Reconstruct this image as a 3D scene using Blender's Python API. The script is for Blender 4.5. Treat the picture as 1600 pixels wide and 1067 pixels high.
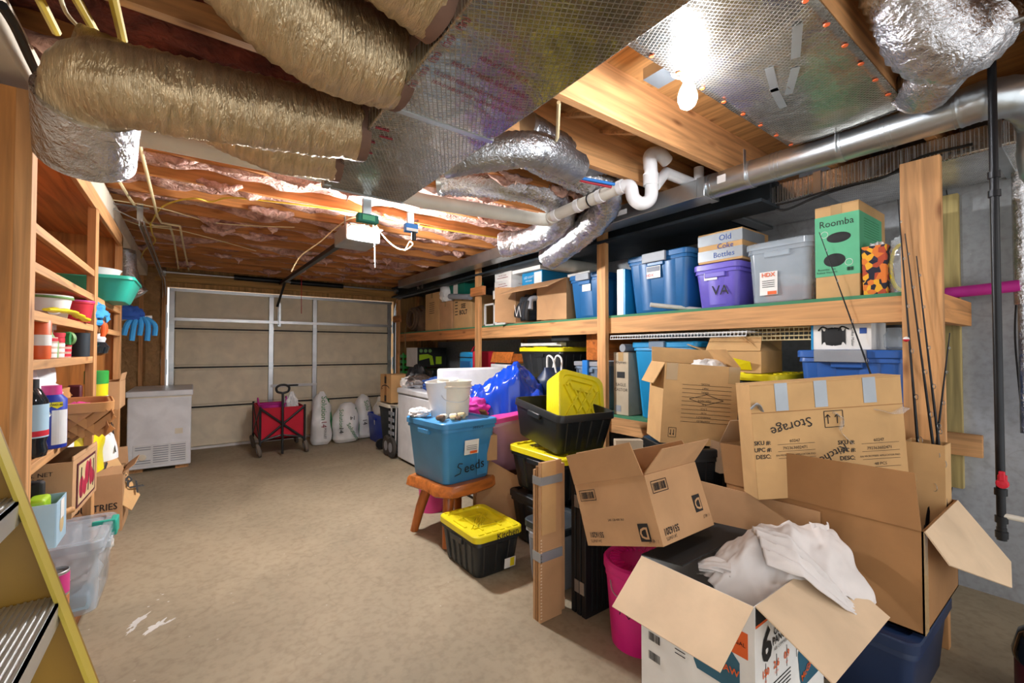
import bpy, math, random
from mathutils import Vector as V, Matrix, Euler, noise
R=math.radians
C=bpy.context.scene.collection
for o in list(bpy.data.objects): bpy.data.objects.remove(o)
random.seed(7)
# ---------------------------------------------------------------- camera
cam=bpy.data.cameras.new('camera'); cam.sensor_width=36; F=685.0; cam.lens=F/1600*36; cam.clip_start=.02
co=bpy.data.objects.new('camera',cam); C.objects.link(co)
co.location=(0,0,1.32); co.rotation_mode='XYZ'; co.rotation_euler=(R(91.1),0,R(-36.1))
bpy.context.scene.camera=co
CAMP=V((0,0,1.32)); CAMR=Euler((R(91.1),0,R(-36.1))).to_matrix()
# ---------------------------------------------------------------- world, exposure
w=bpy.data.worlds.new('world'); bpy.context.scene.world=w; w.use_nodes=True
w.node_tree.nodes['Background'].inputs[0].default_value=(.95,.975,1.0,1)
w.node_tree.nodes['Background'].inputs[1].default_value=2.2
vs=bpy.context.scene.view_settings; vs.view_transform='Standard'; vs.look='None'; vs.gamma=1; vs.use_curve_mapping=False; vs.exposure=-.12
BULB=430.0     # emission strength of the bare bulbs
# ---------------------------------------------------------------- helpers
def P(u,v,X=None,Y=None,Z=None,D=None):
    """point of the place seen at photo pixel (u,v) on the plane X=, Y=, Z= or at depth D"""
    d=CAMR@V(((u-800)/F,(533.5-v)/F,-1))
    if X is not None: t=(X-CAMP.x)/d.x
    elif Y is not None: t=(Y-CAMP.y)/d.y
    elif Z is not None: t=(Z-CAMP.z)/d.z
    else: t=D
    return CAMP+d*t
def hexc(h):
    h=h.lstrip('#'); r=[int(h[i:i+2],16)/255 for i in (0,2,4)]
    return tuple((x/12.92 if x<=.04045 else ((x+.055)/1.055)**2.4) for x in r)+(1,)
MATS={}
def mat(name,col=None,rough=.6,metal=0,style='plain',em=0,alpha=1,var=.12,scale=1.0,trans=0,col2=None,bump=None):
    if name in MATS: return MATS[name]
    m=bpy.data.materials.new(name); m.use_nodes=True; nt=m.node_tree; N=nt.nodes; Lk=nt.links
    b=N['Principled BSDF']; c=hexc(col)
    b.inputs['Base Color'].default_value=c; b.inputs['Roughness'].default_value=rough; b.inputs['Metallic'].default_value=metal
    if alpha<1: b.inputs['Alpha'].default_value=alpha
    if trans: b.inputs['Transmission Weight'].default_value=trans; b.inputs['IOR'].default_value=1.2
    if em: b.inputs['Emission Color'].default_value=c; b.inputs['Emission Strength'].default_value=em
    tc=N.new('ShaderNodeTexCoord'); mp=N.new('ShaderNodeMapping'); Lk.new(tc.outputs['Object'],mp.inputs[0])
    def nz(sc,det=4,src=None,dist=0):
        n=N.new('ShaderNodeTexNoise'); n.inputs['Scale'].default_value=sc; n.inputs['Detail'].default_value=det; n.inputs['Distortion'].default_value=dist
        Lk.new((src or mp).outputs[0],n.inputs[0]); return n
    def ramp(src,a,bb,p0=.3,p1=.7):
        r=N.new('ShaderNodeValToRGB'); r.color_ramp.elements[0].position=p0; r.color_ramp.elements[1].position=p1
        r.color_ramp.elements[0].color=a; r.color_ramp.elements[1].color=bb; Lk.new(src,r.inputs[0]); return r
    def bmp(src,st,dist=.01,prev=None):
        q=N.new('ShaderNodeBump'); q.inputs['Strength'].default_value=st; q.inputs['Distance'].default_value=dist; Lk.new(src,q.inputs['Height'])
        if prev: Lk.new(prev.outputs[0],q.inputs['Normal'])
        return q
    def sh(k): return tuple(min(1,x*k) for x in c[:3])+(1,)
    if style.startswith('wood'):
        ax=style[-1]; s=[22,22,22]; s['xyz'.index(ax)]=1.3
        mp.inputs['Scale'].default_value=s
        oi=N.new('ShaderNodeObjectInfo'); ad=N.new('ShaderNodeVectorMath'); ad.operation='ADD'; 
        ms=N.new('ShaderNodeVectorMath'); ms.operation='SCALE'; ms.inputs[0].default_value=(37,19,53); Lk.new(oi.outputs['Random'],ms.inputs['Scale'])
        Lk.new(mp.outputs[0],ad.inputs[0]); Lk.new(ms.outputs[0],ad.inputs[1])
        n=nz(1.0*scale,5,ad,1.2); r=ramp(n.outputs[0],sh(.62),sh(1.12),.32,.62)
        mp2=N.new('ShaderNodeMapping'); Lk.new(tc.outputs['Object'],mp2.inputs[0]); s2=[9,9,9]; s2['xyz'.index(ax)]=3.0; mp2.inputs['Scale'].default_value=s2
        ad2=N.new('ShaderNodeVectorMath'); ad2.operation='ADD'; Lk.new(mp2.outputs[0],ad2.inputs[0]); Lk.new(ms.outputs[0],ad2.inputs[1])
        vo=N.new('ShaderNodeTexVoronoi'); vo.inputs['Scale'].default_value=.9; Lk.new(ad2.outputs[0],vo.inputs[0])
        kr=ramp(vo.outputs['Distance'],(.35,.22,.14,1),(1,1,1,1),.03,.16)
        mx=N.new('ShaderNodeMix'); mx.data_type='RGBA'; mx.blend_type='MULTIPLY'; mx.inputs[0].default_value=.8
        Lk.new(r.outputs[0],mx.inputs[6]); Lk.new(kr.outputs[0],mx.inputs[7]); Lk.new(mx.outputs[2],b.inputs['Base Color'])
        Lk.new(bmp(n.outputs[0],.25,.002).outputs[0],b.inputs['Normal'])
    elif style=='concrete':
        n=nz(1.1*scale,8,None,.8); n2=nz(30*scale,6); r=ramp(n.outputs[0],sh(.78),sh(1.12),.3,.7)
        r2=ramp(n2.outputs[0],(.78,.76,.74,1),(1,1,1,1),.3,.55)
        mx=N.new('ShaderNodeMix'); mx.data_type='RGBA'; mx.blend_type='MULTIPLY'; mx.inputs[0].default_value=.8
        Lk.new(r.outputs[0],mx.inputs[6]); Lk.new(r2.outputs[0],mx.inputs[7])
        # hairline cracks and pale spots
        mp3=N.new('ShaderNodeVectorMath'); mp3.operation='ADD'; nn=nz(2.2,3); Lk.new(mp.outputs[0],mp3.inputs[0]); Lk.new(nn.outputs['Color'],mp3.inputs[1])
        vo=N.new('ShaderNodeTexVoronoi'); vo.feature='DISTANCE_TO_EDGE'; vo.inputs['Scale'].default_value=.55; Lk.new(mp3.outputs[0],vo.inputs[0])
        cr=ramp(vo.outputs['Distance'],(.72,.68,.64,1),(1,1,1,1),.0,.006)
        m2=N.new('ShaderNodeMix'); m2.data_type='RGBA'; m2.blend_type='MULTIPLY'; m2.inputs[0].default_value=.35
        Lk.new(mx.outputs[2],m2.inputs[6]); Lk.new(cr.outputs[0],m2.inputs[7])
        vs_=N.new('ShaderNodeTexVoronoi'); vs_.inputs['Scale'].default_value=9; Lk.new(mp.outputs[0],vs_.inputs[0])
        sp=ramp(vs_.outputs['Distance'],(.45,.43,.4,1),(0,0,0,1),.02,.05)
        m3=N.new('ShaderNodeMix'); m3.data_type='RGBA'; m3.blend_type='SCREEN'; m3.inputs[0].default_value=.5
        Lk.new(m2.outputs[2],m3.inputs[6]); Lk.new(sp.outputs[0],m3.inputs[7]); Lk.new(m3.outputs[2],b.inputs['Base Color'])
        Lk.new(bmp(n2.outputs[0],.2,.004).outputs[0],b.inputs['Normal'])
    elif style=='scrim':   # foil facing with a reinforcing grid
        br=N.new('ShaderNodeTexBrick'); br.offset=.0; br.inputs['Scale'].default_value=75; br.inputs['Mortar Size'].default_value=.09
        br.inputs['Brick Width'].default_value=1; br.inputs['Row Height'].default_value=1
        mp.inputs['Rotation'].default_value=(.0,.0,.5); Lk.new(mp.outputs[0],br.inputs[0])
        n=nz(7,6,None,1.0); q=bmp(br.outputs['Fac'],.8,.002); q2=bmp(n.outputs[0],.35,.02,q)
        Lk.new(q2.outputs[0],b.inputs['Normal']); r=ramp(n.outputs[0],sh(.75),sh(1.1)); Lk.new(r.outputs[0],b.inputs['Base Color'])
        rr=N.new('ShaderNodeMapRange'); rr.inputs[3].default_value=rough; rr.inputs[4].default_value=rough+.25; Lk.new(br.outputs['Fac'],rr.inputs[0]); Lk.new(rr.outputs[0],b.inputs['Roughness'])
    elif style=='crinkle':
        mp.inputs['Scale'].default_value=(3.2,.7,.7) if name=='foilw' else (1,1,1); n=nz(60*scale,6,None,1.4); n2=nz(13*scale,4,None,1.0)
        q=bmp(n.outputs[0],.6,.010); q2=bmp(n2.outputs[0],.5,.03,q); Lk.new(q2.outputs[0],b.inputs['Normal'])
        r=ramp(n2.outputs[0],sh(.72),sh(1.1)); Lk.new(r.outputs[0],b.inputs['Base Color'])
    elif style=='fluff':
        n=nz(26*scale,7,None,.8); n2=nz(5,4,None,.5); r=ramp(n2.outputs[0],sh(.55),hexc(col2) if col2 else sh(1.2),.3,.68)
        r2=ramp(n.outputs[0],(.55,.5,.48,1),(1,1,1,1),.3,.6)
        mx=N.new('ShaderNodeMix'); mx.data_type='RGBA'; mx.blend_type='MULTIPLY'; mx.inputs[0].default_value=1
        Lk.new(r.outputs[0],mx.inputs[6]); Lk.new(r2.outputs[0],mx.inputs[7]); Lk.new(mx.outputs[2],b.inputs['Base Color'])
        Lk.new(bmp(n.outputs[0],1.0,.03).outputs[0],b.inputs['Normal'])
    elif style=='leaf':
        vo=N.new('ShaderNodeTexVoronoi'); vo.inputs['Scale'].default_value=38; Lk.new(mp.outputs[0],vo.inputs[0])
        r=N.new('ShaderNodeValToRGB'); r.color_ramp.interpolation='CONSTANT'; e=r.color_ramp.elements
        e[0].color=hexc('#1d1a2c'); e[1].position=.35; e[1].color=hexc('#d9762c')
        for p_,cc in ((.55,'#e8a827'),(.72,'#b0472a'),(.85,'#30283c')): k=e.new(p_); k.color=hexc(cc)
        Lk.new(vo.outputs['Color'],r.inputs[0]); Lk.new(r.outputs[0],b.inputs['Base Color'])
    else:
        n=nz(6*scale,5,None,.4); r=ramp(n.outputs[0],sh(1-var),sh(1+var*.6)); Lk.new(r.outputs[0],b.inputs['Base Color'])
        if bump is not None or style=='card':
            n2=nz(60,3); Lk.new(bmp(n2.outputs[0],bump or .12,.003).outputs[0],b.inputs['Normal'])
    MATS[name]=m; return m
def rrect(L,W,r,n=4):
    r=min(r,L/2-.001,W/2-.001); o=[]
    for cx,cy,a0 in ((L/2-r,W/2-r,0),(-L/2+r,W/2-r,90),(-L/2+r,-W/2+r,180),(L/2-r,-W/2+r,270)):
        for i in range(n+1):
            a=R(a0+90*i/n); o.append((cx+r*math.cos(a),cy+r*math.sin(a)))
    return o
class MB:
    def __init__(s): s.v=[]; s.f=[]
    def add(s,vs,fs):
        k=len(s.v); s.v+=[V(x) for x in vs]; s.f+=[tuple(i+k for i in f) for f in fs]; return s
    def box(s,x0,x1,y0,y1,z0,z1,M=None):
        vs=[V((x,y,z)) for z in (z0,z1) for y in (y0,y1) for x in (x0,x1)]
        if M: vs=[M@q for q in vs]
        return s.add(vs,[(0,2,3,1),(4,5,7,6),(0,1,5,4),(2,6,7,3),(0,4,6,2),(1,3,7,5)])
    def cbox(s,c,d,M=None):
        return s.box(c[0]-d[0]/2,c[0]+d[0]/2,c[1]-d[1]/2,c[1]+d[1]/2,c[2]-d[2]/2,c[2]+d[2]/2,M)
    def bar(s,a,b,wd,th,up=(0,0,1)):
        a=V(a);b=V(b);t=(b-a).normalized();u=V(up); x=t.cross(u)
        if x.length<1e-4: x=t.cross(V((1,0,0)))
        x.normalize(); y=x.cross(t)
        vs=[p+x*i*wd/2+y*j*th/2 for p in (a,b) for j in (-1,1) for i in (-1,1)]
        return s.add(vs,[(0,2,3,1),(4,5,7,6),(0,1,5,4),(2,6,7,3),(0,4,6,2),(1,3,7,5)])
    def loft(s,rings,c0=True,c1=True,closed=True):
        n=len(rings[0]); k=len(s.v)
        for r in rings: s.v+=[V(q) for q in r]
        for i in range(len(rings)-1):
            for j in range(n if closed else n-1):
                a=k+i*n+j; b=k+i*n+(j+1)%n; s.f.append((a,b,b+n,a+n))
        if c0: s.f.append(tuple(k+j for j in reversed(range(n))))
        if c1: s.f.append(tuple(k+(len(rings)-1)*n+j for j in range(n)))
        return s
    def lathe(s,prof,n=24,c=(0,0,0),M=None,c0=True,c1=True):
        rings=[]
        for r,z in prof:
            q=[V((r*math.cos(2*math.pi*j/n),r*math.sin(2*math.pi*j/n),z)) for j in range(n)]
            if M: q=[M@x for x in q]
            rings.append([x+V(c) for x in q])
        return s.loft(rings,c0,c1)
    def tube(s,pts,r,n=10,caps=True,f=None,squash=1):
        pts=[V(p) for p in pts]; rings=[]; up=V((0,0,1)); px=None
        for i,p in enumerate(pts):
            t=(pts[min(i+1,len(pts)-1)]-pts[max(i-1,0)]).normalized()
            x=t.cross(up) if px is None else px-t*px.dot(t)
            if x.length<1e-3: x=t.cross(V((1,0,0)))
            x.normalize(); px=x; y=x.cross(t)
            rr=r[i] if isinstance(r,(list,tuple)) else r
            ring=[]
            for j in range(n):
                a=2*math.pi*j/n; k=rr*(f(i,j,p) if f else 1)
                ring.append(p+x*math.cos(a)*k+y*math.sin(a)*k*squash)
            rings.append(ring)
        return s.loft(rings,caps,caps)
    def panel(s,q,t=.005):
        q=[V(x) for x in q]; n=(q[1]-q[0]).cross(q[2]-q[0]).normalized()*t; k=len(q)
        return s.add(q+[x-n for x in q],[tuple(range(k)),tuple(reversed(range(k,2*k)))]+[(i,i+k,(i+1)%k+k,(i+1)%k) for i in range(k)])
    def grid(s,fn,nu,nv,th=0):
        k=len(s.v)
        for i in range(nu+1):
            for j in range(nv+1): s.v.append(V(fn(i/nu,j/nv)))
        for i in range(nu):
            for j in range(nv):
                a=k+i*(nv+1)+j; s.f.append((a,a+1,a+nv+2,a+nv+1))
        return s
    def xf(s,M,start=0):
        for i in range(start,len(s.v)): s.v[i]=M@s.v[i]
        return s
    def obj(s,name,m,parent=None,W=False,bevel=0,smooth=40,solid=0,sub=0):
        me=bpy.data.meshes.new(name)
        vs=s.v; o=bpy.data.objects.new(name,me)
        if parent is not None:
            o.parent=parent
            if W:
                Mi=world(parent).inverted(); vs=[Mi@q for q in vs]
        else:
            xs=[q.x for q in vs]; ys=[q.y for q in vs]; zs=[q.z for q in vs]
            c=V(((min(xs)+max(xs))/2,(min(ys)+max(ys))/2,min(zs))); o.location=c; vs=[q-c for q in vs]
        me.from_pydata([tuple(q) for q in vs],[],s.f); me.materials.append(MATS[m] if isinstance(m,str) else m)
        me.update()
        if smooth:
            me.polygons.foreach_set('use_smooth',[True]*len(me.polygons)); me.set_sharp_from_angle(angle=R(smooth))
        C.objects.link(o)
        if solid:
            q=o.modifiers.new('thickness','SOLIDIFY'); q.thickness=solid; q.offset=0
        if bevel:
            q=o.modifiers.new('bevel','BEVEL'); q.width=bevel; q.segments=2; q.limit_method='ANGLE'; q.angle_limit=R(50)
        if sub:
            q=o.modifiers.new('smooth','SUBSURF'); q.levels=sub; q.render_levels=sub
        return o
def world(o):
    M=o.matrix_basis.copy()
    return M if o.parent is None else world(o.parent)@M
def tag(o,label=None,cat=None,group=None,kind=None):
    for k,x in (('label',label),('category',cat),('group',group),('kind',kind)):
        if x: o[k]=x
    return o
def thing(name,label,cat,loc=(0,0,0),rz=0,group=None,rot=None):
    o=bpy.data.objects.new(name,None); C.objects.link(o); o.empty_display_size=.05
    o.location=loc; o.rotation_euler=rot if rot else (0,0,R(rz)); return tag(o,label,cat,group)
def struct(name,mb,m,parent=None,**k):
    o=mb.obj(name,m,parent,**k)
    if parent is None: o['kind']='structure'
    return o
def dup(root,loc,rz=0,label=None,rot=None):
    def cp(o,p):
        c=o.copy(); C.objects.link(c); c.parent=p
        for ch in KIDS(o): cp(ch,c)
        return c
    def KIDS(o): return [x for x in list(C.objects) if x.parent==o and x.name!=o.name]
    r=cp(root,None); r.location=loc; r.rotation_euler=rot if rot else (0,0,R(rz))
    if label: r['label']=label
    return r
FM={'-x':((0,-1,0),(0,0,1),(-1,0,0)),'+x':((0,1,0),(0,0,1),(1,0,0)),'-y':((1,0,0),(0,0,1),(0,-1,0)),'+y':((-1,0,0),(0,0,1),(0,1,0)),
    '+z':((1,0,0),(0,1,0),(0,0,1)),'-z':((1,0,0),(0,-1,0),(0,0,-1))}
def fmat(face,p,roll=0,off=.0012):
    if isinstance(face,str): x,y,n=[V(q) for q in FM[face]]
    else: x,y=V(face[0]).normalized(),V(face[1]).normalized(); n=x.cross(y).normalized(); y=n.cross(x)
    M=Matrix((x,y,n)).transposed().to_4x4(); M.translation=V(p)+n*off
    return M@Matrix.Rotation(R(roll),4,'Z')
FC={}
def text(parent,s,size,face,p,m='ink',roll=0,off=.0015,sx=1,name='lettering',bold=0,flip=False,W=False):
    key=(s,bold)
    if key not in FC:
        cu=bpy.data.curves.new('font','FONT'); cu.body=s; cu.size=1; cu.align_x='CENTER'; cu.align_y='CENTER'; cu.resolution_u=2; cu.offset=bold; cu.extrude=.0
        t=bpy.data.objects.new('tmp',cu); C.objects.link(t); dg=bpy.context.evaluated_depsgraph_get()
        FC[key]=bpy.data.meshes.new_from_object(t.evaluated_get(dg)); bpy.data.objects.remove(t)
    me=FC[key].copy(); me.name=name; me.materials.clear(); me.materials.append(MATS[m])
    Mt=fmat(face,p,roll,off)@Matrix.Diagonal((size*sx,size,size,1))
    if W: Mt=world(parent).inverted()@Mt
    me.transform(Mt); o=bpy.data.objects.new(name,me); C.objects.link(o); o.parent=parent; return o
def sticker(parent,face,p,wd,ht,m='paper',name='sticker',roll=0,off=.001,th=.0008,W=False):
    b=MB().box(-wd/2,wd/2,-ht/2,ht/2,0,th); b.xf(fmat(face,p,roll,off-.0005)); return b.obj(name,m,parent,W=W,smooth=0)
def bars(parent,face,p,wd,ht,m='ink',name='barcode',roll=0,n=22,seed=1,frame=False,off=.0018):
    rd=random.Random(seed); b=MB(); x=-wd/2; st=wd/n
    while x<wd/2-st: 
        q=st*rd.choice((.3,.5,.9)); b.box(x,x+q,-ht/2,ht/2,0,.0004); x+=q+st*rd.choice((.3,.5,.8))
    if frame:
        g=ht*.22; 
        for a in ((-wd/2-g,wd/2+g,ht/2+g,ht/2+g*1.4),(-wd/2-g,wd/2+g,-ht/2-g*1.4,-ht/2-g),(-wd/2-g*1.4,-wd/2-g,-ht/2-g*1.4,ht/2+g*1.4),(wd/2+g,wd/2+g*1.4,-ht/2-g*1.4,ht/2+g*1.4)): b.box(*a,0,.0004)
    b.xf(fmat(face,p,roll,off)); return b.obj(name,m,parent,smooth=0)
def squiggle(parent,face,p,pts,wd,m='ink',name='lettering',roll=0,off=.0015):
    b=MB(); Mx=fmat(face,p,roll,off)
    for a,c in zip(pts,pts[1:]): 
        a=V(a+(0,)) if len(a)==2 else V(a); c=V(c+(0,)) if len(c)==2 else V(c); b.bar(a,c,wd,.0006)
    b.xf(Mx); return b.obj(name,m,parent,smooth=0)
def smoothpath(pts,k=8):
    pts=[V(p) for p in pts]; q=[pts[0]*2-pts[1]]+pts+[pts[-1]*2-pts[-2]]; o=[]
    for i in range(1,len(q)-2):
        for j in range(k):
            t=j/k; a,b,c,d=q[i-1:i+3]
            o.append(.5*((2*b)+(c-a)*t+(2*a-5*b+4*c-d)*t*t+(3*b-a-3*c+d)*t**3))
    o.append(pts[-1]); return o
def resample(pts,st):
    o=[pts[0]]; acc=0
    for a,b in zip(pts,pts[1:]):
        L=(b-a).length; d=st-acc
        while d<=L: o.append(a.lerp(b,d/L)); d+=st
        acc=(acc+L)%st
    return o
def flex_mb(pts,r,step=.014,n=26,rib=.035,cr=.07,seed=0,squash=1):
    q=resample(smoothpath(pts),step)
    def f(i,j,p):
        return 1+rib*(1 if i%2 else -1)*(.5+.5*noise.noise(V((i*.3+seed,j*.4,0))))+cr*noise.noise(V((p.x*14+seed,p.y*14,p.z*14+j*.9)))
    return MB().tube(q,r,n,f=f,squash=squash)
def blob_mb(rings,n=30,amp=.02,fr=9,seed=0,top=True,k=5,p=2.4):
    """rings: (cx,cy,z,rx,ry) lofted, with creases"""
    o=[]; m=len(rings)
    for i in range((m-1)*k+1):
        a=rings[min(i//k,m-1)]; b=rings[min(i//k+1,m-1)]; t=(i%k)/k; t=t*t*(3-2*t)*.5+t*.5
        cx,cy,z,rx,ry=[x*(1-t)+y*t for x,y in zip(a,b)]; ring=[]
        for j in range(n):
            an=2*math.pi*j/n; c,s_=math.cos(an),math.sin(an)
            x=math.copysign(abs(c)**(2/p),c)*rx; y=math.copysign(abs(s_)**(2/p),s_)*ry
            pt=V((cx+x,cy+y,z)); d=amp*noise.noise(V((pt.x*fr+seed,pt.y*fr,pt.z*fr*.7)))*2
            rr=max(rx,ry,.001); sc=min(1,rr/.05)
            ring.append(pt+V((c*d*sc,s_*d*sc,d*.4*sc)))
        o.append(ring)
    return MB().loft(o,True,top)
def crump_mb(c,size,amp=.25,fr=2.2,seed=0,nu=34,nv=20,flat=True,ridge=True):
    """crumpled lump resting on z=c.z"""
    b=MB(); rings=[]
    for i in range(nv+1):
        th=math.pi*(i+.02)/(nv+.04); ring=[]
        for j in range(nu):
            ph=2*math.pi*j/nu; d=V((math.sin(th)*math.cos(ph),math.sin(th)*math.sin(ph),math.cos(th)))
            q=d*fr+V((seed*3.1,seed*1.7,0)); a=noise.noise(q)
            if ridge: a+=(.5-abs(noise.noise(q*2.1)))*.9-.2
            a+=.3*noise.noise(q*5); k=1+amp*a
            p=V((d.x*size[0]/2*k,d.y*size[1]/2*k,d.z*size[2]*.62*k+size[2]*.42))
            if flat: p.z=max(p.z,0)
            ring.append(p+V(c))
        rings.append(ring)
    return b.loft(list(reversed(rings)),True,True)
def tote_mb(L,W,H,taper=.86,r=.04,ribs=(0,0),wall=.004,rim=.045,z0=0):
    b=MB()
    def rr(k,z,e=0): return [(x,y,z+z0) for x,y in rrect(L*k+e,W*k+e*1,r)]
    kt=1-(1-taper)*.08
    b.loft([rr(taper,0,-.015),rr(taper,.01),rr(kt*.985,H-rim),rr(kt*.985,H-rim,.018),rr(1,H-.004,.0),rr(1,H,-.004),rr(1,H,-.02),rr(kt*.97,H-rim-.01,-.02),rr(taper,.012,-.012)],True,True)
    nx,ny=ribs
    def rib(a,c,axis,sgn,wd):
        lo=(L if axis=='x' else W)
        h0=.02;h1=H-rim-.004
        e0=lo*taper/2; e1=lo*kt*.985/2; d=.007
        vs=[]
        for h,e,k in ((h0,e0,taper),(h1,e1,kt*.985)):
            for t,dd in ((-wd/2,-.003),(wd/2,-.003),(wd/2*.7,d),(-wd/2*.7,d)):
                pos=(a*k+t); out=sgn*(e+dd)
                vs.append((out,pos,h+z0) if axis=='x' else (pos,out,h+z0))
        b.add(vs,[(0,1,5,4),(1,2,6,5),(2,3,7,6),(3,0,4,7),(3,2,1,0),(4,5,6,7)])
    for i in range(ny):
        a=(i+.5)/ny*W*.86-W*.43
        for s_ in (-1,1): rib(a,0,'x',s_,W/ny*.42)
    for i in range(nx):
        a=(i+.5)/nx*L*.86-L*.43
        for s_ in (-1,1): rib(a,0,'y',s_,L/nx*.42)
    return b
def lid_mb(L,W,r=.045,h=.028,z=0,pattern=True):
    b=MB()
    def rr(e,zz): return [(x,y,zz+z) for x,y in rrect(L+e,W+e,r)]
    b.loft([rr(.016,-.022),rr(.022,-.022),rr(.022,h*.4),rr(.012,h*.6),rr(-.05,h*.6),rr(-.06,h*.25),rr(-.09,h*.2)],True,True)
    if pattern:
        t=h*.2+z
        for sx in (-1,1): 
            b.cbox((sx*L*.2,0,t+.004),(.012,W*.62,.008)); b.cbox((0,sx*W*.2,t+.004),(L*.62,.012,.008))
            b.cbox((sx*(L/2-.02),0,z+h*.6+.003),(.02,W*.3,.008))
        n=5
        for i in range(-n,n+1):
            a=i/n*L*.3
            for sg in (-1,1):
                p0=V((a-sg*W*.16,-W*.19,t+.003)); p1=V((a+sg*W*.16,W*.19,t+.003))
                if abs(p0.x)<L*.36 and abs(p1.x)<L*.36: b.bar(p0,p1,.006,.006)
        for k in range(6):
            for s_ in (-1,1): b.cbox(((k-2.5)/6*L*.9,s_*(W/2-.017),z+h*.6+.002),(.035,.014,.006))
    return b
def tote(label,loc,L,W,H,rz=0,body='tote_black',lid=None,cat='tote',name='storage_tote',ribs=(4,3),taper=.86,group=None,rot=None,handles=True,hmat=None,pattern=True,latch=None):
    t=thing(name,label,cat,loc,rz,group,rot)
    tote_mb(L,W,H,taper,ribs=ribs).obj('body',body,t,smooth=35)
    if handles:
        for s_ in (-1,1):
            b=MB().box(s_*(L/2)-.012,s_*(L/2)+.016,-.07,.07,H-.075,H-.04); b.obj('handle',hmat or body,t,bevel=.005)
    if lid: 
        l=lid_mb(L,W,z=H+.002,pattern=pattern).obj('lid',lid,t,smooth=35)
    if latch:
        for s_ in (-1,1):
            b=MB().box(-.085,.085,s_*(W/2+.018)-.006,s_*(W/2+.018)+.006,H-.045,H+.022); b.box(-.085,.085,min(s_*(W/2-.03),s_*(W/2+.02)),max(s_*(W/2-.03),s_*(W/2+.02)),H+.018,H+.026); b.obj('latch',latch,t,bevel=.003)
    return t
def carton(label,loc,L,W,H,rz=0,m='card',flaps=None,flen=None,tape='tape_clear',cat='box',name='cardboard_box',group=None,rot=None,inner=True,tapes=True):
    t=thing(name,label,cat,loc,rz,group,rot); w_=.005
    if flaps is None:
        b=MB().box(-L/2,L/2,-W/2,W/2,0,H-.004); b.obj('body',m,t,bevel=.003)
        g=.0012
        MB().box(-L/2,L/2,-W/2,-g,H-.004,H).obj('flap',m,t); MB().box(-L/2,L/2,g,W/2,H-.004,H).obj('flap',m,t)
        if tapes:
            MB().box(-L/2-.001,L/2+.001,-.025,.025,H+.0002,H+.0012).box(-L/2-.0014,-L/2-.0002,-.025,.025,H-.07,H+.001).box(L/2+.0002,L/2+.0014,-.025,.025,H-.07,H+.001).obj('packing_tape',tape,t,smooth=0)
    else:
        b=MB().box(-L/2,L/2,-W/2,W/2,0,w_).box(-L/2,-L/2+w_,-W/2,W/2,w_,H).box(L/2-w_,L/2,-W/2,W/2,w_,H).box(-L/2+w_,L/2-w_,-W/2,-W/2+w_,w_,H).box(-L/2+w_,L/2-w_,W/2-w_,W/2,w_,H)
        b.obj('body',m,t)
        for sd,a in flaps.items():
            if a is None: continue
            if isinstance(a,tuple): a,fl=a
            else: fl=flen or min(L,W)/2
            c,s_=math.cos(R(a)),math.sin(R(a)); sg=1 if sd[0]=='-' else -1
            if sd[1]=='y':
                h=V((0,-sg*W/2,H)); d=V((0,sg*c,s_)); e=V((L/2-.003,0,0)); e2=V((L/2-.012,0,0))
            else:
                h=V((-sg*L/2,0,H)); d=V((sg*c,0,s_)); e=V((0,W/2-.003,0)); e2=V((0,W/2-.012,0))
            h=h+V((0,0,.002)); MB().panel([h-e,h+e,h+d*fl+e2,h+d*fl-e2],.004).obj('flap',m,t)
    return t
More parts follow.
